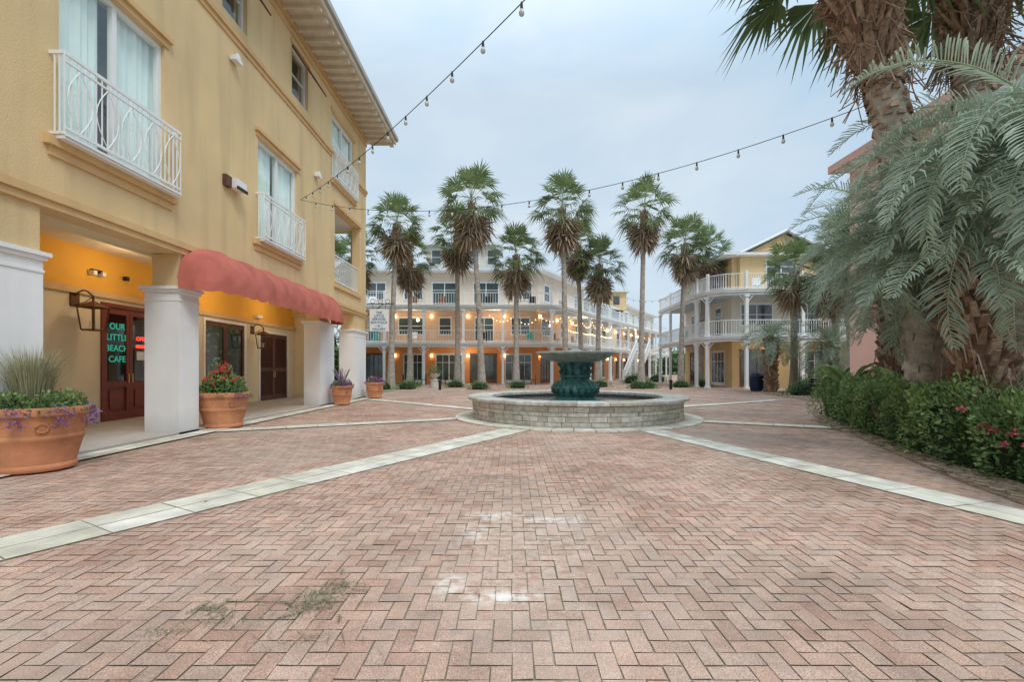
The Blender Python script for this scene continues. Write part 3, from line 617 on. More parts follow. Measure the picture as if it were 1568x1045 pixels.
# ================================================================ PLANTERS
def pot(b,x,y,r,h):
    pr=[(r*.02,.03),(r*.66,.03),(r*.70,0.03),(r*.74,.06),(r*.74,.10),(r*.72,.12),(r*.80,h*.35),(r*.86,h*.5),(r*.885,h*.52),(r*.885,h*.56),(r*.865,h*.58),(r*.92,h*.84),(r*1.0,h*.88),(r*1.02,h*.95),(r*.99,h),(r*.88,h),(r*.86,h*.9),(r*.01,h*.9)]
    b.lathe(x,y,pr[:-2],TERR,48); b.lathe(x,y,[(r*.88,h*.97),(r*.86,h*.92),(r*.01,h*.92)],SOIL,24)
    for k in range(4):
        a=k*1.5708+.9; rr=r*.91
        b.tube([(x+rr*math.cos(a+.12*math.cos(t)/1),y+rr*math.sin(a+.12*math.cos(t)),h*.70+.06*math.sin(t)) for t in [q*.7 for q in range(10)]],.013,TERR,5)
def planter(name,x,y,r,h,kind,seed):
    random.seed(seed); b=B(); pot(b,x,y,r,h)
    if kind=='grass':
        for i in range(750):
            a=random.uniform(0,6.28);q=random.random()*.18; l=random.uniform(.5,.98); o=random.uniform(.05,.52)*l
            x0,y0=x-.05+q*math.cos(a),y+q*math.sin(a); z0=h*.92; ca,sa=math.cos(a),math.sin(a); w=.005
            p1=(x0+ca*o*.35,y0+sa*o*.35,z0+l*.6);p2=(x0+ca*o,y0+sa*o,z0+l*(1-.15*o))
            i0=b.verts([(x0-sa*w,y0+ca*w,z0),(x0+sa*w,y0-ca*w,z0),(p1[0]+sa*w,p1[1]-ca*w,p1[2]),(p1[0]-sa*w,p1[1]+ca*w,p1[2]),p2]); rr=random.random()
            b.add((i0,i0+1,i0+2,i0+3),GRASS,rr); b.add((i0+3,i0+2,i0+4),GRASS,rr)
        for k in range(9):
            a=k*.7; bush(b,(x+r*.62*math.cos(a),y+r*.62*math.sin(a),h*.9),(.22,.22,.27),260,.055,LEAF,False)
            bush(b,(x+r*.92*math.cos(a+.3),y+r*.92*math.sin(a+.3),h*.86),(.15,.15,.13),150,.04,PUR,False)
            bush(b,(x+r*1.05*math.cos(a+.3),y+r*1.05*math.sin(a+.3),h*.72),(.07,.07,.1),50,.04,PUR,False)
    elif kind=='gera':
        for k in range(8):
            a=k*.8; bush(b,(x+r*.5*math.cos(a),y+r*.5*math.sin(a),h*.92),(.24,.24,.42),420,.06,LEAF,False)
            bush(b,(x+r*.9*math.cos(a+.3),y+r*.9*math.sin(a+.3),h*.84),(.13,.13,.14),90,.04,PUR if k%2 else LEAF,False)
        bush(b,(x+.3,y-.1,h*.8),(.3,.3,.2),200,.045,PUR,False)
        bush(b,(x-.05,y,h*.9),(.34,.34,.72),900,.06,LEAF,True)
        for k in range(34):
            a=random.uniform(0,6.28);q=random.uniform(.05,.42); bush(b,(x+q*math.cos(a),y+q*math.sin(a),h+.5+random.random()*.18-q*.75),(.045,.045,.04),26,.035,RED,False)
    else:
        for k in range(7):
            a=k*.9; bush(b,(x+r*.55*math.cos(a),y+r*.55*math.sin(a),h*.9),(.2,.2,.26),180,.06,LEAF if k%2 else PUR,False)
        for k in range(34):
            a=random.uniform(0,6.28); l=random.uniform(.35,.7) if kind=='spike' else .3
            o=random.uniform(.1,.3);ca,sa=math.cos(a),math.sin(a)
            b.face([(x-sa*.015,y+ca*.015,h*.9),(x+sa*.015,y-ca*.015,h*.9),(x+ca*o+sa*.02,y+sa*o-ca*.02,h+l*.8),(x+ca*o*1.3,y+sa*o*1.3,h+l)],PUR if k%3 else LEAF)
        for k in range(8):
            a=random.uniform(0,6.28); bush(b,(x+.3*math.cos(a),y+.3*math.sin(a),h+.05),(.05,.05,.05),20,.035,PNK if kind!='spike' else PUR,False)
    return b.build(name,smooth=40)
planter('terracotta_planter',-6.50,6.42,.57,.88,'grass',1)
planter('terracotta_planter',-6.72,10.95,.54,.84,'gera',2)
planter('terracotta_planter',-6.40,17.7,.40,.74,'spike',3)
planter('terracotta_planter',-6.30,21.6,.42,.75,'low',4)

# ================================================================ FOUNTAIN
F=empty('stone_fountain'); random.seed(5)
def stonewall_mat():
    m=bpy.data.materials.new('stacked_stone'); m.use_nodes=True; nt=m.node_tree; L=nt.links;p=nt.nodes['Principled BSDF']; p.inputs['Roughness'].default_value=.85
    at=nn(nt,'ShaderNodeAttribute',attribute_name='rnd'); cr=nn(nt,'ShaderNodeValToRGB'); cols=[(.46,.43,.37),(.58,.56,.49),(.68,.65,.58),(.53,.48,.39),(.64,.63,.58)]
    while len(cr.color_ramp.elements)<5: cr.color_ramp.elements.new(.5)
    for i,c in enumerate(cols): cr.color_ramp.elements[i].position=i/4; cr.color_ramp.elements[i].color=c4(c)
    L.new(at.outputs['Fac'],cr.inputs[0]); tc=nn(nt,'ShaderNodeTexCoord'); n=nn(nt,'ShaderNodeTexNoise'); n.inputs['Scale'].default_value=9; n.inputs['Detail'].default_value=8; L.new(tc.outputs['Object'],n.inputs['Vector'])
    mr=nn(nt,'ShaderNodeMapRange'); mr.inputs[1].default_value=.3;mr.inputs[2].default_value=.7;mr.inputs[3].default_value=.68;mr.inputs[4].default_value=1.18; L.new(n.outputs['Fac'],mr.inputs[0])
    v=nn(nt,'ShaderNodeVectorMath',operation='SCALE'); L.new(cr.outputs[0],v.inputs[0]); L.new(mr.outputs[0],v.inputs['Scale']); L.new(v.outputs[0],p.inputs['Base Color'])
    bp=nn(nt,'ShaderNodeBump'); bp.inputs['Strength'].default_value=.6; bp.inputs['Distance'].default_value=.02; L.new(n.outputs['Fac'],bp.inputs['Height']); L.new(bp.outputs[0],p.inputs['Normal'])
    return m
SW=stonewall_mat(); MORT=mat('fountain_mortar',(.38,.35,.30),.95,.2,6)
b=B(); cx,cy=FC
b.lathe(cx,cy,[(2.93,.04),(2.93,.52),(2.5,.52),(2.5,.2)],MORT,96)
z=.045; rows=[.11,.13,.10,.13]
for h in rows:
    a=random.random()
    end=a+6.28318
    while a<end-.02:
        da=min(random.uniform(.07,.2),end-a); 
        if end-a-da<.05: da=end-a
        r=2.955+random.uniform(-.01,.014); k=max(2,int(da/.06)); g=.0022; rr=random.random()
        pts=[(cx+r*math.cos(a+g+(da-2*g)*q/k),cy+r*math.sin(a+g+(da-2*g)*q/k)) for q in range(k+1)]
        inn=[(cx+2.9*math.cos(a+g+(da-2*g)*q/k),cy+2.9*math.sin(a+g+(da-2*g)*q/k)) for q in range(k+1)]
        i=b.verts([(x,y,z+.005) for x,y in pts]+[(x,y,z+h-.005) for x,y in pts]+[(x,y,z+h-.005) for x,y in inn]+[(x,y,z+.005) for x,y in inn]); m_=k+1
        for q in range(k):
            b.add((i+q,i+q+1,i+m_+q+1,i+m_+q),SW,rr); b.add((i+m_+q,i+m_+q+1,i+2*m_+q+1,i+2*m_+q),SW,rr)
        b.add((i,i+m_,i+2*m_,i+3*m_),SW,rr); b.add((i+k,i+m_+k,i+2*m_+k,i+3*m_+k),SW,rr)
        a+=da
    z+=h
b.build('basin_wall',F)
b=B(); n=26
for j in range(n):
    a0=6.28318*j/n+.0016;a1=6.28318*(j+1)/n-.0016; zo=random.uniform(0,.005)
    prof=[(2.42,.53),(3.06,.53),(3.10,.545),(3.10,.60),(3.08,.618),(2.44,.618),(2.42,.60)]
    k=4; i=b.verts([(cx+r*math.cos(a0+(a1-a0)*q/k),cy+r*math.sin(a0+(a1-a0)*q/k),zz+zo) for q in range(k+1) for r,zz in prof]); m_=len(prof)
    rr=random.random()
    for q in range(k):
        for t in range(m_): b.add((i+q*m_+t,i+q*m_+(t+1)%m_,i+(q+1)*m_+(t+1)%m_,i+(q+1)*m_+t),SW,rr)
    b.add(tuple(i+t for t in range(m_)),SW,rr); b.add(tuple(i+k*m_+t for t in range(m_)),SW,rr)
b.build('coping',F)
b=B(); b.lathe(cx,cy,[(2.5,.47),(.01,.47)],WAT,64); b.build('water',F)
b=B()
b.lathe(cx,cy,[(.75,.3),(.75,.50),(.70,.53),(.60,.55),(.55,.60),(.60,.64),(.66,.72),(.665,.80),(.62,.90),(.52,1.0),(.44,1.06),(.40,1.10),(.42,1.13),(.46,1.15),(.46,1.18),(.40,1.20),(.36,1.26),(.37,1.38),(.42,1.48),(.50,1.56),(.50,1.60)],VERD,48)
for k in range(20):
    a=k*.31416; b.tube([(cx+r*math.cos(a),cy+r*math.sin(a),z) for r,z in ((.60,.66),(.665,.74),(.665,.82),(.60,.93),(.50,1.02))],[.02,.05,.055,.045,.02],VERD,6)
for k in range(10):
    a=k*.62832; b.tube([(cx+r*math.cos(a),cy+r*math.sin(a),z) for r,z in ((.40,1.2),(.42,1.3),(.40,1.42),(.50,1.54))],[.03,.06,.04,.05],VERD,6)
b.build('urn_pedestal',F,45)
b=B()
b.lathe(cx,cy,[(.45,1.56),(.70,1.60),(.92,1.68),(1.04,1.76),(1.10,1.79),(1.14,1.80),(1.15,1.84),(1.12,1.86),(1.06,1.85),(.9,1.83),(.01,1.82)],BRZ,64)
b.lathe(cx,cy,[(.3,1.82),(.22,1.88),(.12,1.95),(.01,1.97)],BRZ,24)
b.build('upper_bowl',F,45)

# ================================================================ PORCH BUILDINGS
def offs(poly,d):
    out=[]
    for i,p in enumerate(poly):
        p=Vector(p); ns=[]
        if i>0: q=(p-Vector(poly[i-1])).normalized(); ns.append(Vector((-q.y,q.x)))
        if i<len(poly)-1: q=(Vector(poly[i+1])-p).normalized(); ns.append(Vector((-q.y,q.x)))
        n=sum(ns,Vector((0,0))).normalized(); out.append(tuple(p+n*(d/max(.4,n.dot(ns[0])))))
    return out
def porch(name,pairs,fl,top,wm,bay=3.1,backd=9,roofh=1.8,warm=True,roofm=METR,sp=.15,trimc=WCL,gnd_door=BROWN,ppost=.10,furn=True):
    E=empty(name); outer=[p[0] for p in pairs]; inner=[]
    for p in pairs:
        if not inner or (Vector(p[1])-Vector(inner[-1])).length>.05: inner.append(p[1])
    b=B(); bw=B(); bl=B()
    decks=fl[1:]
    back=offs(inner,backd); th=offs(inner,.3)
    for i in range(len(inner)-1):
        for k in range(len(fl)):
            z0=fl[k]; z1=(fl[k+1] if k+1<len(fl) else top)
            bw.prism([inner[i],inner[i+1],th[i+1],th[i]],z0,z1,wm[k])
        bw.prism([back[i],back[i+1],th[i+1],th[i]],top-.2,top-.003,wm[-1])
        bk2=offs(inner,backd-.3); bw.prism([bk2[i],bk2[i+1],back[i+1],back[i]],0,top-.21,wm[-1])
    for e in (0,-1): 
        p,q=Vector(th[e]),Vector(back[e]); d=(Vector(inner[1])-Vector(inner[0])).normalized() if e==0 else (Vector(inner[-2])-Vector(inner[-1])).normalized()
        q=q+(p-q).normalized()*.31
        bw.prism([tuple(p),tuple(q),tuple(q+d*.3),tuple(p+d*.3)],0,top-.21,wm[-1])
    ev=offs(inner,-1.0); rg=offs(inner,backd/2); bk=offs(inner,backd+.75)
    for i in range(len(inner)-1):
        for A,C,z0,z1 in ((ev,rg,top+.16,top+roofh),(rg,bk,top+roofh,top+.16)):
            b.face([(*A[i],z0),(*A[i+1],z0),(*C[i+1],z1),(*C[i],z1)],roofm)
        b.prism([ev[i],ev[i+1],th[i+1],th[i]],top,top+.15,trimc)
    for e in (0,-1): b.face([(*ev[e],top+.16),(*rg[e],top+roofh),(*bk[e],top+.16)],wm[-1])
    for z in decks:
        for i in range(len(outer)-1):
            ia,ib=pairs[i][1],pairs[i+1][1]
            poly=[outer[i],outer[i+1],ib]+([ia] if (Vector(ia)-Vector(ib)).length>.05 else [])
            b.prism(poly,z-.25,z,trimc)
            cp=[tuple(Vector(p)*.97+(sum((Vector(t) for t in poly),Vector((0,0)))/len(poly))*.03) for p in poly]
            b.prism(cp,z-.27,z-.253,PCEIL)
    for i in range(len(outer)-1):
        p=Vector(outer[i]);q=Vector(outer[i+1]);L=(q-p).length;d=(q-p)/L;N=(d.y,-d.x)
        n=max(1,round(L/bay)); f=(tuple(p),tuple(d),N); bb=B(f)
        for z in decks: bb.box(0,L,.0,.05,z-.10,z-.02,trimc); bb.box(0,L,-.24,-.10,z-.42,z-.275,trimc)
        for j in range(n+(1 if i==len(outer)-2 else 0)):
            if L<1.6 and i%2: continue
            u=L*j/n
            zs=[0]+decks
            for k in range(len(zs)):
                if k<len(zs)-1:
                    zt=zs[k+1]-.42
                    bb.box(u-ppost,u+ppost,-.17-ppost,-.17+ppost,zs[k],zt,trimc); bb.box(u-.16,u+.16,-.33,-.01,zt-.14,zt,trimc); bb.box(u-.15,u+.15,-.32,-.02,zs[k],zs[k]+.14,trimc)
                    for sg in (-1,1): bb.tube([(u+sg*ppost,-.17,zt-.5),(u+sg*.22,-.17,zt-.3),(u+sg*.48,-.17,zt-.02)],.03,trimc,4,False)
                else: bb.box(u-.08,u+.08,-.28,-.12,zs[k],zs[k]+1.2,trimc)
        for z in decks: rail(bb,.0,L,-.2,z,z+1.05,trimc,sp,.026,.08)
        off=len(b.V)
        b.V+=bb.V; b.F+=[tuple(v+off for v in ff) for ff in bb.F]; b.M+=[b.mi(bb.mats[m]) for m in bb.M]; b.R+=bb.R
    for i in range(len(inner)-1):
        p=Vector(inner[i]);q=Vector(inner[i+1]);L=(q-p).length;d=(q-p)/L;N=(d.y,-d.x); n=max(1,int(L/bay)); bl.fr=(tuple(p),tuple(d),N)
        for k in range(len(fl)):
            for j in range(n):
                u=L*(j+.5)/n+random.uniform(-.25,.25); z=fl[k]; w=random.choice([.5,.8,1.1]) if k else random.choice([.8,1.15])
                door_=(k==0) or random.random()<.5; z0=z+(.05 if door_ else .9); z1=z+(2.35 if k else 2.6)
                fm=WCL if (k or j%3) else gnd_door
                bl.box(u-w-.12,u+w+.12,.0,.05,z1,z1+.16,fm); bl.box(u-w-.10,u-w,.0,.045,z0,z1,fm); bl.box(u+w,u+w+.10,.0,.045,z0,z1,fm)
                if not door_: bl.box(u-w-.15,u+w+.15,.0,.08,z0-.1,z0,fm)
                bl.face([(u-w,.012,z0),(u+w,.012,z0),(u+w,.012,z1),(u-w,.012,z1)],GLF)
                if w>.6: bl.box(u-.04,u+.04,.013,.05,z0,z1,fm)
                if k==0:
                    for s in (-.5,.5): bl.box(u+s*w-.02,u+s*w+.02,.013,.04,z0,z1,fm)
                bl.box(u-w,u+w,.013,.036,z0+(z1-z0)*(.72 if door_ else .5),z0+(z1-z0)*(.72 if door_ else .5)+.05,fm)
                if door_: bl.box(u-w,u+w,.013,.042,z0,z0+.25,fm)
                if warm and k<2 and random.random()<.85:
                    uu=L*(j)/n+.25; zz=z+2.55; bl.tube([(uu,.12,zz-.12),(uu,.12,zz+.12)],[.11,.08],WARM,8)
                if furn and k and random.random()<.6:
                    uu=u+random.uniform(-1,1); c_=random.choice([BROWN,WCL,TEALS,BLK])
                    bl.box(uu-.3,uu+.3,1.0,1.5,z+.38,z+.44,c_); bl.box(uu-.3,uu+.3,1.0,1.06,z+.44,z+1.0,c_)
                    for a_ in (-.27,.22):
                        for e_ in (1.02,1.43): bl.box(uu+a_,uu+a_+.05,e_,e_+.05,z,z+.38,c_)
    bw.build('walls',E); b.build('porch_and_roof',E); bl.build('windows_and_doors',E)
    return E
random.seed(11)
pairs=[((-14.3,40),(-14.3,43.2)),((2.6,40),(2.4,43.2)),((3.5,40.2),(2.4,43.2)),((4.3,40.7),(2.4,43.2)),((4.85,41.4),(2.4,43.2)),((10.9,51.7),(8.1,53.2))]
E1=porch('orange_corner_building',pairs,[0,3.62,6.84],10.2,[SAL,PEA,SALL],sp=.22)
b=B(); b.box(-8.2,-1.6,44.8,49,10.2,13.0,CRM); b.box(-8.9,-.9,44.1,49.7,13.0,13.2,WCL)
b.face([(-8.9,44.1,13.21),(-.9,44.1,13.21),(-3,46.9,14.4),(-6.8,46.9,14.4)],METR); b.face([(-.9,44.1,13.21),(-.9,49.7,13.21),(-3,46.9,14.4)],METR); b.face([(-8.9,44.1,13.21),(-8.9,49.7,13.21),(-6.8,46.9,14.4)],METR)
b.fr=((0,44.8),(1,0),(0,-1))
for u in (-7.6,-5.9,-4.0,-2.3): b.box(u-.1,u+.9,0,.04,11.2,12.7,WCL); b.box(u,u+.8,.04,.06,11.3,12.6,GLF); b.box(u-.0,u+.8,.06,.075,11.92,11.97,WCL)
b.build('roof_tower',E1)
# drooping warm string lights, hung in swags between the porch posts
b=B()
def swag(P0,P1,z,n,s):
    P0=Vector(P0);P1=Vector(P1)
    for i in range(n+1):
        t=i/n; q=P0.lerp(P1,t); zz=z-s*4*t*(1-t); b.tube([(q.x,q.y,zz),(q.x,q.y,zz-.06)],.022,WARM,5)
for k in range(3): x=-1.9+k*2.1; swag((x,39.9),(x+2.1,39.9),5.9,7,.55+.2*(k%2))
dd_=Vector((10.9-4.85,51.7-41.4)); Ld=dd_.length; dd_/=Ld
for k in range(4):
    q=Vector((4.98,41.35))+dd_*(k*2.9); swag(q,q+dd_*2.9,5.9,8,.6); swag(q,q+dd_*2.9,4.75,8,.1)
b.build('porch_string_lights',E1)
d=Vector((.51,.86)).normalized()
def along(p,s,off=0): q=Vector(p)+d*s+Vector((-d.y,d.x))*off; return (q.x,q.y)
p=(11.1,52.0); E2=porch('cream_row_building',[(along(p,0),along(p,0,3)),(along(p,13),along(p,13,3))],[0,3.62,6.84],8.9,[SAL,CRM,BLUG],roofh=1.2,sp=.24)
p=along((11.1,52.0),13.3); E3=porch('pale_row_building',[(along(p,0),along(p,0,3)),(along(p,17),along(p,17,3))],[0,3.62,6.84],9.9,[CRM,PEA,CRM],roofh=1.4,sp=.28)
b=B()
q=along((11.1,52.0),10,4); b.box(q[0]-2,q[0]+2,q[1]-2,q[1]+2,8.9,11.2,YEL); b.box(q[0]-2.4,q[0]+2.4,q[1]-2.4,q[1]+2.4,11.2,11.35,WCL)
b.face([(q[0]-2.4,q[1]-2.4,11.36),(q[0]+2.4,q[1]-2.4,11.36),(q[0],q[1],12.2)],METR); b.face([(q[0]+2.4,q[1]+2.4,11.36),(q[0]+2.4,q[1]-2.4,11.36),(q[0],q[1],12.2)],METR)
b.box(q[0]-1,q[0]-.2,q[1]-2.05,q[1]-2.0,9.6,10.7,GLF); b.box(q[0]+.3,q[0]+1.1,q[1]-2.05,q[1]-2.0,9.6,10.7,GLF)
b.build('roof_lantern_tower',E2)
b=B(); s0=Vector((11.9,47.2)); dd=(Vector((15.2,54.6))-s0); L=dd.length; dd/=L; b.fr=(tuple(s0),tuple(dd),(dd.y,-dd.x)); N_=20
for i in range(N_): u=L*i/N_; b.box(u,u+L/N_+.04,-.7,.7,3.5*(i+1)/N_-.05,3.5*(i+1)/N_,WCL)
for s in (-.72,.72):
    b.face([(0,s,0),(0,s,.3),(L,s,3.62),(L,s,3.3)],WCL); b.tube([(0,s,1.05),(L,s,4.6)],.045,WCL,6)
    for i in range(40): u=L*i/40; z=3.5*i/40; b.box(u-.015,u+.015,s-.015,s+.015,z+.1,z+1.03,WCL)
    b.box(-.08,.08,s-.08,s+.08,0,1.25,WCL); b.box(L-.08,L+.08,s-.08,s+.08,0,4.7,WCL)
b.box(L,L+1.6,-.8,3.2,3.35,3.6,WCL)
b.build('white_exterior_staircase')
pairs=[((13.7,44),(16.2,44)),((13.3,34.3),(15.9,34.0)),((13.5,32.7),(15.9,34.0)),((14.3,31.7),(15.9,34.0)),((15.7,31.3),(15.9,34.0)),((27,31.3),(27,34.0))]
E4=porch('yellow_balcony_building',pairs,[0,3.62,6.75],9.4,[YEL,CRM,YEL],roofh=.6,warm=False,sp=.16,bay=3.4)
b=B()
b.box(16.3,22.6,33.6,33.99,6.76,9.4,YEL)
i=b.verts([(15.8,33.2,9.42),(23.1,33.2,9.42),(19.45,33.2,11.2),(15.8,42,9.42),(23.1,42,9.42),(19.45,42,11.2)])
b.add((i,i+2,i+5,i+3),METR); b.add((i+1,i+4,i+5,i+2),METR)
b.face([(16.3,33.58,9.4),(22.6,33.58,9.4),(19.45,33.58,11.0)],YEL)
for s in ((15.8,19.45),(23.1,19.45)): b.tube([(s[0],33.2,9.38),(s[1],33.2,11.16)],.09,WCL,4)
b.fr=((0,33.6),(1,0),(0,-1))
b.box(18.1,20.3,0,.05,7.0,9.2,WCL); b.box(18.2,19.15,.05,.07,7.1,8.6,GLF); b.box(19.25,20.2,.05,.07,7.1,8.6,GLF); b.box(18.2,20.2,.05,.07,8.7,9.1,GLF)
b.build('gable_front',E4)

# pink building
EP=empty('pink_stucco_building'); fp=((12.5,0),(0,1),(-1,0))
b=B(fp)
ops=[(11.5,12.9,5.5,7.3),(7.5,9.5,4.6,7.2),(2.5,5,4.6,7.2),(13.9,15.2,.1,2.9)]
wall(b,-2,17.4,0,8.7,-.3,0,ops,PINK); b.box(-2,17.4,-8.3,-8,0,8.7,PINK); b.box(17.1,17.4,-8,-.3,0,8.7,PINK)
b.build('walls',EP)
b=B(fp); 
b.box(-2.5,17.6,-.3,.6,8.7,8.8,WCL); b.box(-2.5,17.6,.6,.68,8.65,8.92,PTRIM)
b.face([(-2.5,.68,8.92),(17.6,.68,8.92),(14,-4,10.4),(2,-4,10.4)],METR); b.face([(17.6,.68,8.92),(17.6,-9,8.92),(14,-4,10.4)],METR)
for k in range(28): b.box(-2+.7*k,-1.88+.7*k,0,.55,8.55,8.7,WCL)
b.build('roof',EP)
b=B(fp)
for w in ops[:3]:
    window(b,*w,-.1,WCL,GLF,2,2,.08)
    for a,c in ((w[0]-.55,w[0]-.03),(w[1]+.03,w[1]+.55)):
        b.box(a,c,.0,.05,w[2],w[3],TEALS)
        z=w[2]+.1
        while z<w[3]-.1: b.box(a+.06,c-.06,.05,.065,z,z+.035,TEALS); z+=.08
window(b,*ops[3],-.1,WCL,GLF,2,1,.1)
b.box(15.35,15.6,.0,.1,0,3.0,WCL); b.box(2,15.6,.02,.16,3.0,3.2,WCL); b.box(2,13.8,.0,.06,0,3.0,WHT)
b.face([(9,.17,3.9),(15,.17,3.9),(15,1.3,3.15),(9,1.3,3.15)],RTRIM); b.face([(9,1.3,3.15),(15,1.3,3.15),(15,1.31,2.95),(9,1.31,2.95)],RTRIM)
b.box(6.5,11.2,.0,1.2,4.35,4.5,WCL); rail(b,6.5,11.2,1.15,4.5,5.6,WCL,.12,.025); b.box(6.5,6.6,1.1,1.2,4.5,8.65,WCL); b.box(11.1,11.2,1.1,1.2,4.5,8.65,WCL)
b.box(6.5,11.2,1.06,1.22,7.6,7.9,WCL)
b.build('openings_and_balcony',EP)

# ================================================================ PALMS
D_=[(-8.1,31.5,11.2,(.4,0),2.15),(-7.6,35,9.8,(0,0),2.1),(-2.0,31.0,12.4,(-.7,0),2.5),(-4.0,34.5,11.3,(0,0),2.2),(.3,33,9.4,(0,0),2.2),
    (3.6,31.5,12.2,(-.25,0),2.35),(5.3,36,11.0,(-.3,0),2.1),(6.4,35,9.2,(.1,0),2.1),(8.8,32,12.2,(.2,0),2.25),(12.4,34.5,10.6,(.3,0),2.15),(14.2,35.5,10.1,(.5,0),2.1),
    (-11.5,34,9.5,(.3,0),2.0),(-12.0,30,8.0,(.2,0),2.1)]
for k,(x,y,h,l,r) in enumerate(D_): fan_palm('fan_palm_tree',x,y,h,l,r,seed=20+k,tr=.19)
for k,(x,y,h,l,r,s) in enumerate(((16.2,27,7.0,(0,0),2.0,.5),(17.0,23.5,7.6,(-.4,0),1.9,.6),(17.6,25.5,6.2,(-.1,0),1.9,.5),(16.3,21.5,6.6,(-.5,0),1.8,.4),(15.6,19.5,7.6,(-.2,.0),2.0,.5))): fan_palm('fan_palm_tree',x,y,h,l,r,seed=50+k,tr=.2,skirt=s)
pindo('feather_palm_tree',17.0,25.2,2.6,2.2,34,.28,60,nst=26,ll=.5,lw=.02)
pindo('feather_palm_tree',14.6,26.5,3.0,2.0,30,.25,61,nst=26,ll=.5,lw=.02)
pindo('feather_palm_tree',14.9,18.5,2.4,2.1,28,.28,62,nst=30,ll=.5,lw=.02)
pindo('feather_palm_tree',9.5,11.6,4.3,2.9,44,.28,63,nst=44,ll=.55,lw=.016,b0=1.2,elmin=-25,dead=40)

def big_palm(name,pts,rd,z0,seed,crown_r,n=46,elo=-45):
    random.seed(seed); b=B(); P=np.array(pts,float); zz=np.linspace(0,P[-1,2],60)
    pp=[(np.interp(z,P[:,2],P[:,0]),np.interp(z,P[:,2],P[:,1]),z) for z in zz]
    b.tube(pp,[np.interp(z,P[:,2],rd)*(1+.04*math.sin(z*23)+.02*math.sin(z*57)) for z in zz],TRK,20)
    for i in range(260):   # flat leaf-scar scales low on the trunk, rougher near the boots
        z=z0*(1-random.random()**2*.98); x=np.interp(z,P[:,2],P[:,0]);y=np.interp(z,P[:,2],P[:,1])
        boot(b,x,y,z,random.uniform(0,6.28),np.interp(z,P[:,2],rd)*.965,random.uniform(.05,.14),.07,.025,None if z>z0-1.6 else TRK)
    N_=int((P[-1,2]-z0)*120)
    for i in range(N_):
        z=z0+(P[-1,2]-z0)*i/N_; x=np.interp(z,P[:,2],P[:,0]);y=np.interp(z,P[:,2],P[:,1]); g=(z-z0)/(P[-1,2]-z0)
        boot(b,x,y,z,i*2.39996+random.uniform(-.2,.2),np.interp(z,P[:,2],rd)*.96,random.uniform(.15,.42),random.uniform(.04,.07),.10+.30*min(1,g*1.5)*random.uniform(.6,1.1))
    for i in range(420):
        z=random.uniform(z0-.2,P[-1,2]); a=random.uniform(0,6.28); x=np.interp(z,P[:,2],P[:,0]);y=np.interp(z,P[:,2],P[:,1]); r=np.interp(z,P[:,2],rd)
        a2=a+random.uniform(-.8,.8); r2=r+random.uniform(.1,.45)
        b.tube([(x+r*math.cos(a),y+r*math.sin(a),z),(x+(r+.15)*math.cos((a+a2)/2),y+(r+.15)*math.sin((a+a2)/2),z+random.uniform(-.1,.2)),(x+r2*math.cos(a2),y+r2*math.sin(a2),z-random.uniform(0,.4))],.011,BOOT,3,False)
    top=P[-1]
    for i in range(n):
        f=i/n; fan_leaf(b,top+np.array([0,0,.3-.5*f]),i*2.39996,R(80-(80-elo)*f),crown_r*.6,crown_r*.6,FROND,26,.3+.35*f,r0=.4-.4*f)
    return b.build(name,smooth=40)
big_palm('cabbage_palm_tree',[(7.3,8.1,0),(7.2,8.1,1.5),(6.95,8.1,3.4),(6.65,8.1,5.2),(6.3,8.05,6.4),(5.9,8.0,7.5),(5.75,8.0,8.8)],[.44,.34,.30,.27,.25,.29,.34],6.3,71,1.9,38,-20)
big_palm('cabbage_palm_tree',[(8.6,8.9,0),(8.7,8.9,3),(8.75,8.9,6),(8.75,8.9,9.4)],[.4,.3,.28,.34],7.2,72,1.9,38,-28)
pindo('feather_palm_tree',7.0,6.95,3.0,2.3,36,.30,73,nst=56,ll=.46,elmin=-8,lw=.011,lean=(-.2,-.1),b0=1.0,azr=(1.4,4.2),dead=90)
pindo('feather_palm_tree',7.95,6.6,4.3,3.7,46,.30,74,nst=72,ll=.55,elmin=-12,lw=.012,azr=(2.2,4.1),b0=1.25,elmax=62)

# ================================================================ HEDGE + BEDS
b=B(); b.prism([(8.2,12.6),(7.3,10.3),(6.35,8.0),(5.5,5.8),(5.0,4.2),(4.9,0),(12.45,0),(12.45,16),(9.5,15)],-.01,.035,MULCH)
random.seed(9)
for i in range(4200):
    t=random.random(); x=np.interp(t,[0,.3,.6,1],[8.0,6.55,5.7,5.05])+abs(random.gauss(0,.4))-.2; y=np.interp(t,[0,.3,.6,1],[12.3,8.0,5.8,3.2])+random.gauss(0,.1)
    a=random.uniform(0,3.14);l=random.uniform(.03,.09);w=.003; z=.04+random.random()*.03
    b.face([(x-math.cos(a)*l,y-math.sin(a)*l,z),(x+math.cos(a)*l,y+math.sin(a)*l,z),(x+math.cos(a)*l+w,y+math.sin(a)*l+w,z+.01),(x-math.cos(a)*l+w,y-math.sin(a)*l+w,z+.01)],STRAW)
b.build('mulch_bed')
b=B(); n=42000
cl=np.array([(9.7,13.2),(8.75,11.0),(7.85,8.8),(7.0,6.6),(6.5,4.6),(6.35,2.5)]); tt=np.linspace(0,1,len(cl))
def hp(t): return np.stack([np.interp(t,tt,cl[:,0]),np.interp(t,tt,cl[:,1])],1)
t=rng.random(n)**.8; c=hp(t); e=.01; tg=hp(np.minimum(t+e,1))-hp(np.maximum(t-e,0)); tg/=np.linalg.norm(tg,axis=1,keepdims=True); nm=np.stack([tg[:,1],-tg[:,0]],1)*-1
nm*=np.sign(-nm[:,0:1])
a=rng.random(n)*np.pi*.95-.05; hw=.95; H=1.0
lump=1+.10*np.sin(t*55)+.08*np.sin(t*23+1)+.06*np.sin(a*7+t*80)
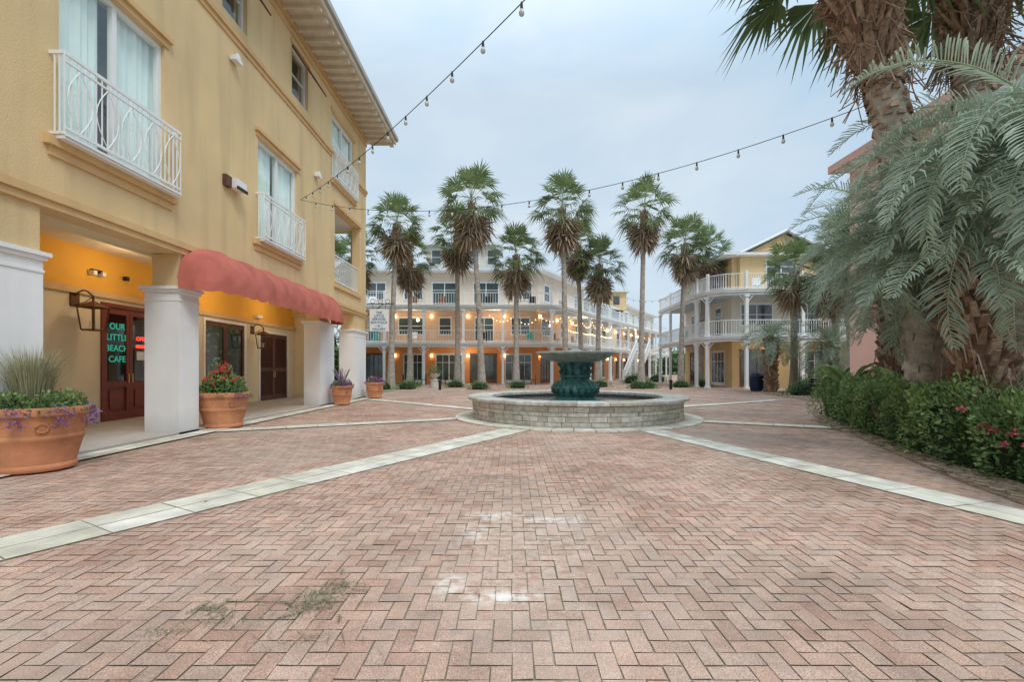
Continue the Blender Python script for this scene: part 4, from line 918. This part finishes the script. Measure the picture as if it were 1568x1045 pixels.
ka=(.88+.20*rng.random(n))*lump
ox=np.sign(np.cos(a))*np.abs(np.cos(a))**.55*hw*ka; oz=.06+np.abs(np.sin(a))**.5*H*ka
P=np.concatenate([c+nm*ox[:,None],oz[:,None]],1)
D=np.concatenate([nm*np.cos(a)[:,None],np.sin(a)[:,None]+.2],1)+rng.normal(size=(n,3))*.75
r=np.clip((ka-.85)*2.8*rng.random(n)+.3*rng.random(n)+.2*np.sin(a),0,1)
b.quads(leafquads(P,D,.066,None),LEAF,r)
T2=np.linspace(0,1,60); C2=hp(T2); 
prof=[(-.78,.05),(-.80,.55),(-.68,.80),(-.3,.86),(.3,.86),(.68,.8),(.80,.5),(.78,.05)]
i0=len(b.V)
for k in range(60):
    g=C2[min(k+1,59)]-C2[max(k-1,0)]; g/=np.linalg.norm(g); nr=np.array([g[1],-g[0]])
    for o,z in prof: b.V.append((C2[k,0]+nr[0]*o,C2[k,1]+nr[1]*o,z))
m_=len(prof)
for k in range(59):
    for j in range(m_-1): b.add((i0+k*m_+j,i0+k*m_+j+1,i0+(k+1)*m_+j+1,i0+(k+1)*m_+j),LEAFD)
for k in range(34):
    tq=.15+.75*random.random(); q=hp(np.array([tq]))[0]; zf=random.uniform(.45,1.0); bush(b,(q[0]-1.02+(.35 if zf>.85 else 0)+random.random()*.06,q[1]-.15,zf),(.04,.04,.035),18,.045,PNK,False)
b.build('clipped_hedge')
def broad(name,x,y,h,n,seed,L=.9):
    random.seed(seed); b=B()
    for i in range(n):
        a=random.uniform(0,6.28); ca,sa=math.cos(a),math.sin(a); l=L*random.uniform(.7,1.1); w=.12*L; rr=random.random(); prev=None
        hh=h*random.uniform(.5,1)
        b.tube([(x,y,0),(x+ca*.15,y+sa*.15,hh)],.015,LEAF,4,False)
        for k in range(7):
            t=k/6; ww=w*math.sin(math.pi*(.08+.9*t)); px=x+ca*(.15+l*t*.8);py=y+sa*(.15+l*t*.8);pz=hh+l*.45*math.sin(t*2.4)
            cur=[(px-sa*ww,py+ca*ww,pz+.04),(px,py,pz),(px+sa*ww,py-ca*ww,pz+.04)]
            if prev: b.face([prev[0],cur[0],cur[1],prev[1]],LEAF,rr); b.face([prev[1],cur[1],cur[2],prev[2]],LEAF,rr)
            prev=cur
    return b.build(name)
broad('broadleaf_plant',9.0,12.6,1.1,20,80); broad('broadleaf_plant',13.4,19.5,.9,16,81,1.2); broad('broadleaf_plant',8.7,10.3,1.15,18,82)
b=B(); b.prism([(12.2,17.8),(13.8,26),(15,27.5),(22,28),(22,16.5),(14,16)],-.01,.05,MULCH); b.build('planting_bed')
def shrub(x,y,rx,ry,rz,n=700,s=.08): 
    b=B(); bush(b,(x,y,.02),(rx,ry,rz),n,s); b.build('shrub')
for x,y,rx,ry,rz in ((14.9,23.4,1.5,.6,.75),(17.6,23.6,1.4,.7,.8),(14.6,20.8,.9,.8,.8),(15.6,19.0,1.2,.9,.9),(18.6,26,1.2,.8,.8),(16.2,25.8,1.0,.6,.9)): shrub(x,y,rx,ry,rz,1300,.09)
for x,y in ((-7.3,34),(-2.1,30.6),(-6.9,31),(.4,32.6),(3.6,31),(8.5,31.6),(9.2,32),(12.2,34),(14.0,34.9),(6.5,34.6),(-8.6,31.2),(-4.1,34)): shrub(x,y,.75,.65,.55,420,.10)
for x,y in ((10.8,42),(12,44.5),(14.5,47)): shrub(x,y,1.0,.8,.9,500,.12)

b=B((( 14.0,21.6),(1,0),(0,-1)))
for k in range(4): b.box(0,1.8,-.45+.11*k,-.37+.11*k,.43,.46,BLK)
for k in range(4): b.box(0,1.8,-.52,-.49,.52+.1*k,.58+.1*k,BLK)
for u in (.05,.9,1.7):
    b.box(u,u+.05,-.5,-.44,0,.9,BLK); b.box(u,u+.05,-.06,-.01,0,.62,BLK); b.box(u,u+.05,-.44,-.0,.38,.43,BLK); b.box(u,u+.05,-.44,-.0,.62,.66,BLK)
b.build('park_bench')
for bx,by in ((15.3,28),(14.7,28.3)):
    b=B(); b.lathe(bx,by,[(.01,0),(.28,0),(.31,.05),(.33,.85),(.36,.88),(.36,.94),(.33,.97),(.28,1.08),(.15,1.14),(.01,1.15)],NAVY,20)
    for k in range(20): a=k*.314; b.box(bx+.33*math.cos(a)-.012,bx+.33*math.cos(a)+.012,by+.33*math.sin(a)-.012,by+.33*math.sin(a)+.012,.08,.84,NAVY)
    b.build('litter_bin')
for x,y in ((-5.4,33),):
    b=B(); b.lathe(x,y,[(.3,0),(.3,.5),(.34,.52),(.34,.58),(.12,.62),(.12,.7),(.3,.85),(.36,1.0),(.30,1.0)],STONE,20); bush(b,(x,y,1.0),(.45,.45,.5),200,.12,LEAF,False); b.build('stone_urn_planter')
for x,y in ((-4.6,30),(4.2,29.5),(10.3,30.5)):
    b=B(); b.lathe(x,y,[(.09,0),(.09,.5),(.13,.52),(.13,.6),(.02,.66)],BLK,12); b.build('bollard_light')
for x,y in ((-8,38.6),(-5.5,38.8),(1,38.7)):
    b=B(); b.lathe(x,y,[(.2,0),(.04,.04),(.04,.7),(.4,.72),(.4,.75),(.01,.75)],BLK,16)
    for s in (-.75,.75):
        b.box(x+s-.2,x+s+.2,y-.2,y+.2,.43,.46,BLK); b.box(x+s+(.17 if s>0 else -.2),x+s+(.2 if s>0 else -.17),y-.2,y+.2,.46,.9,BLK)
        for ax in (-.18,.18):
            for ay in (-.18,.18): b.box(x+s+ax-.015,x+s+ax+.015,y+ay-.015,y+ay+.015,0,.43,BLK)
    b.build('cafe_table_set')

b=B(); random.seed(4)
for k in range(46):
    x=random.uniform(-60,90); y=random.uniform(95,120); h=random.uniform(4,8); bush(b,(x,y,0),(random.uniform(4,7),4,h),420,.9,LEAF,True)
for k in range(9): bush(b,(-22+random.uniform(-5,5),36+random.uniform(-4,8),random.uniform(0,2)),(2.4,2.4,random.uniform(4,7)),600,.4)
for k in range(5): bush(b,(30+3*k,26+random.uniform(-3,3),0),(2.4,2.4,random.uniform(3,5)),500,.35)
b.build('distant_tree_line')

# ================================================================ STRING LIGHTS
def string(name,A,C,sag,step,extra=None):
    b=B(); A=Vector(A);C=Vector(C); L=(C-A).length; n=60
    P=lambda t: A.lerp(C,t)-Vector((0,0,4*sag*t*(1-t)))
    b.tube([tuple(P(i/n)) for i in range(n+1)],.007,BLK,5)
    k=int(L/step)
    for i in range(1,k):
        p=P(i/k); b.tube([(p.x,p.y,p.z+.01),(p.x,p.y,p.z-.07)],[.012,.02],BLK,8)
        b.lathe(p.x,p.y,[(.016,p.z-.07),(.026,p.z-.09),(.034,p.z-.115),(.030,p.z-.14),(.016,p.z-.155),(.002,p.z-.16)],BULB,10)
    return b.build(name,smooth=50)
string('string_lights',(-6.85,15.2,6.85),(2.6,2.1,5.75),.42,.85)
string('string_lights',(-6.85,15.2,6.85),(6.35,8.0,6.0),1.0,.75)
string('string_lights',(9,45,9),(14,34,7.5),1.2,.8)

# ================================================================ LAMPS SHOWN LIT
def pl(x,y,z,e,c=(1,.80,.56),r=.15):
    l=bpy.data.lights.new('warm_lamp','POINT'); l.energy=e; l.color=c; l.shadow_soft_size=r; o=bpy.data.objects.new('warm_lamp',l); o.location=(x,y,z); sc.collection.objects.link(o)
pl(-9.0,11.4,3.8,26); pl(-9.0,15.5,3.8,28); pl(-9.0,19,3.8,22)
for x in (-9,-1.5): pl(x,41.4,6.0,60)
pl(-4,41.4,2.9,70); pl(7.2,48,5.9,70); pl(15,60.5,6,60); pl(18.5,32.6,2.9,40)

# ================================================================ LIGHT, SKY, CAMERA
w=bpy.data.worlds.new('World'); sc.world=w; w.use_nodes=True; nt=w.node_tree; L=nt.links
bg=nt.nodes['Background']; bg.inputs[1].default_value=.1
sky=nn(nt,'ShaderNodeTexSky',sky_type='NISHITA'); sky.sun_disc=False; SE,SR=R(52),R(145); sky.sun_elevation=SE; sky.sun_rotation=SR
tc=nn(nt,'ShaderNodeTexCoord'); mp=nn(nt,'ShaderNodeMapping'); mp.inputs['Scale'].default_value=(1,1,2.6); L.new(tc.outputs['Generated'],mp.inputs[0])
n1=nn(nt,'ShaderNodeTexNoise'); n1.inputs['Scale'].default_value=2.3; n1.inputs['Detail'].default_value=6; n1.inputs['Roughness'].default_value=.5; n1.inputs['Distortion'].default_value=.3; L.new(mp.outputs[0],n1.inputs['Vector'])
cr=nn(nt,'ShaderNodeValToRGB'); cr.color_ramp.elements[0].position=.32; cr.color_ramp.elements[0].color=(5.3,7.1,8.8,1); cr.color_ramp.elements[1].position=.72; cr.color_ramp.elements[1].color=(7.8,8.7,9.4,1)
L.new(n1.outputs['Fac'],cr.inputs[0])
mx=nn(nt,'ShaderNodeMix',data_type='RGBA'); mx.inputs[0].default_value=.92; L.new(sky.outputs[0],mx.inputs[6]); L.new(cr.outputs[0],mx.inputs[7])
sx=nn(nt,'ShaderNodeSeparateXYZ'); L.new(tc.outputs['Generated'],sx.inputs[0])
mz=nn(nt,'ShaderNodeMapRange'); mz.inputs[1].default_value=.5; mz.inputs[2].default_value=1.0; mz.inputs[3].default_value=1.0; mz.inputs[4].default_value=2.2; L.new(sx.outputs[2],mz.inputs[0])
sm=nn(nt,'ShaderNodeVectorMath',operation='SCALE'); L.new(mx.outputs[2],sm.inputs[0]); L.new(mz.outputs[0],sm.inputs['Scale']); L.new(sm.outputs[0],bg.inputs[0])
su=bpy.data.lights.new('sun','SUN'); su.energy=1.4; su.angle=R(20); su.color=(1,.96,.90); so_=bpy.data.objects.new('sun',su); sc.collection.objects.link(so_)
dv=Vector((math.cos(SE)*math.sin(SR),math.cos(SE)*math.cos(SR),math.sin(SE))); so_.rotation_euler=dv.to_track_quat('Z','Y').to_euler()
cam=bpy.data.cameras.new('camera'); cam.sensor_width=36; cam.lens=720/1568*36; cam.shift_y=.0265; cam.clip_end=2000; cam.clip_start=.05
co=bpy.data.objects.new('camera',cam); co.location=(0,0,1.4); co.rotation_euler=(R(90),0,0); sc.collection.objects.link(co); sc.camera=co
sc.view_settings.view_transform='Standard'; sc.view_settings.look='None'; sc.view_settings.exposure=0
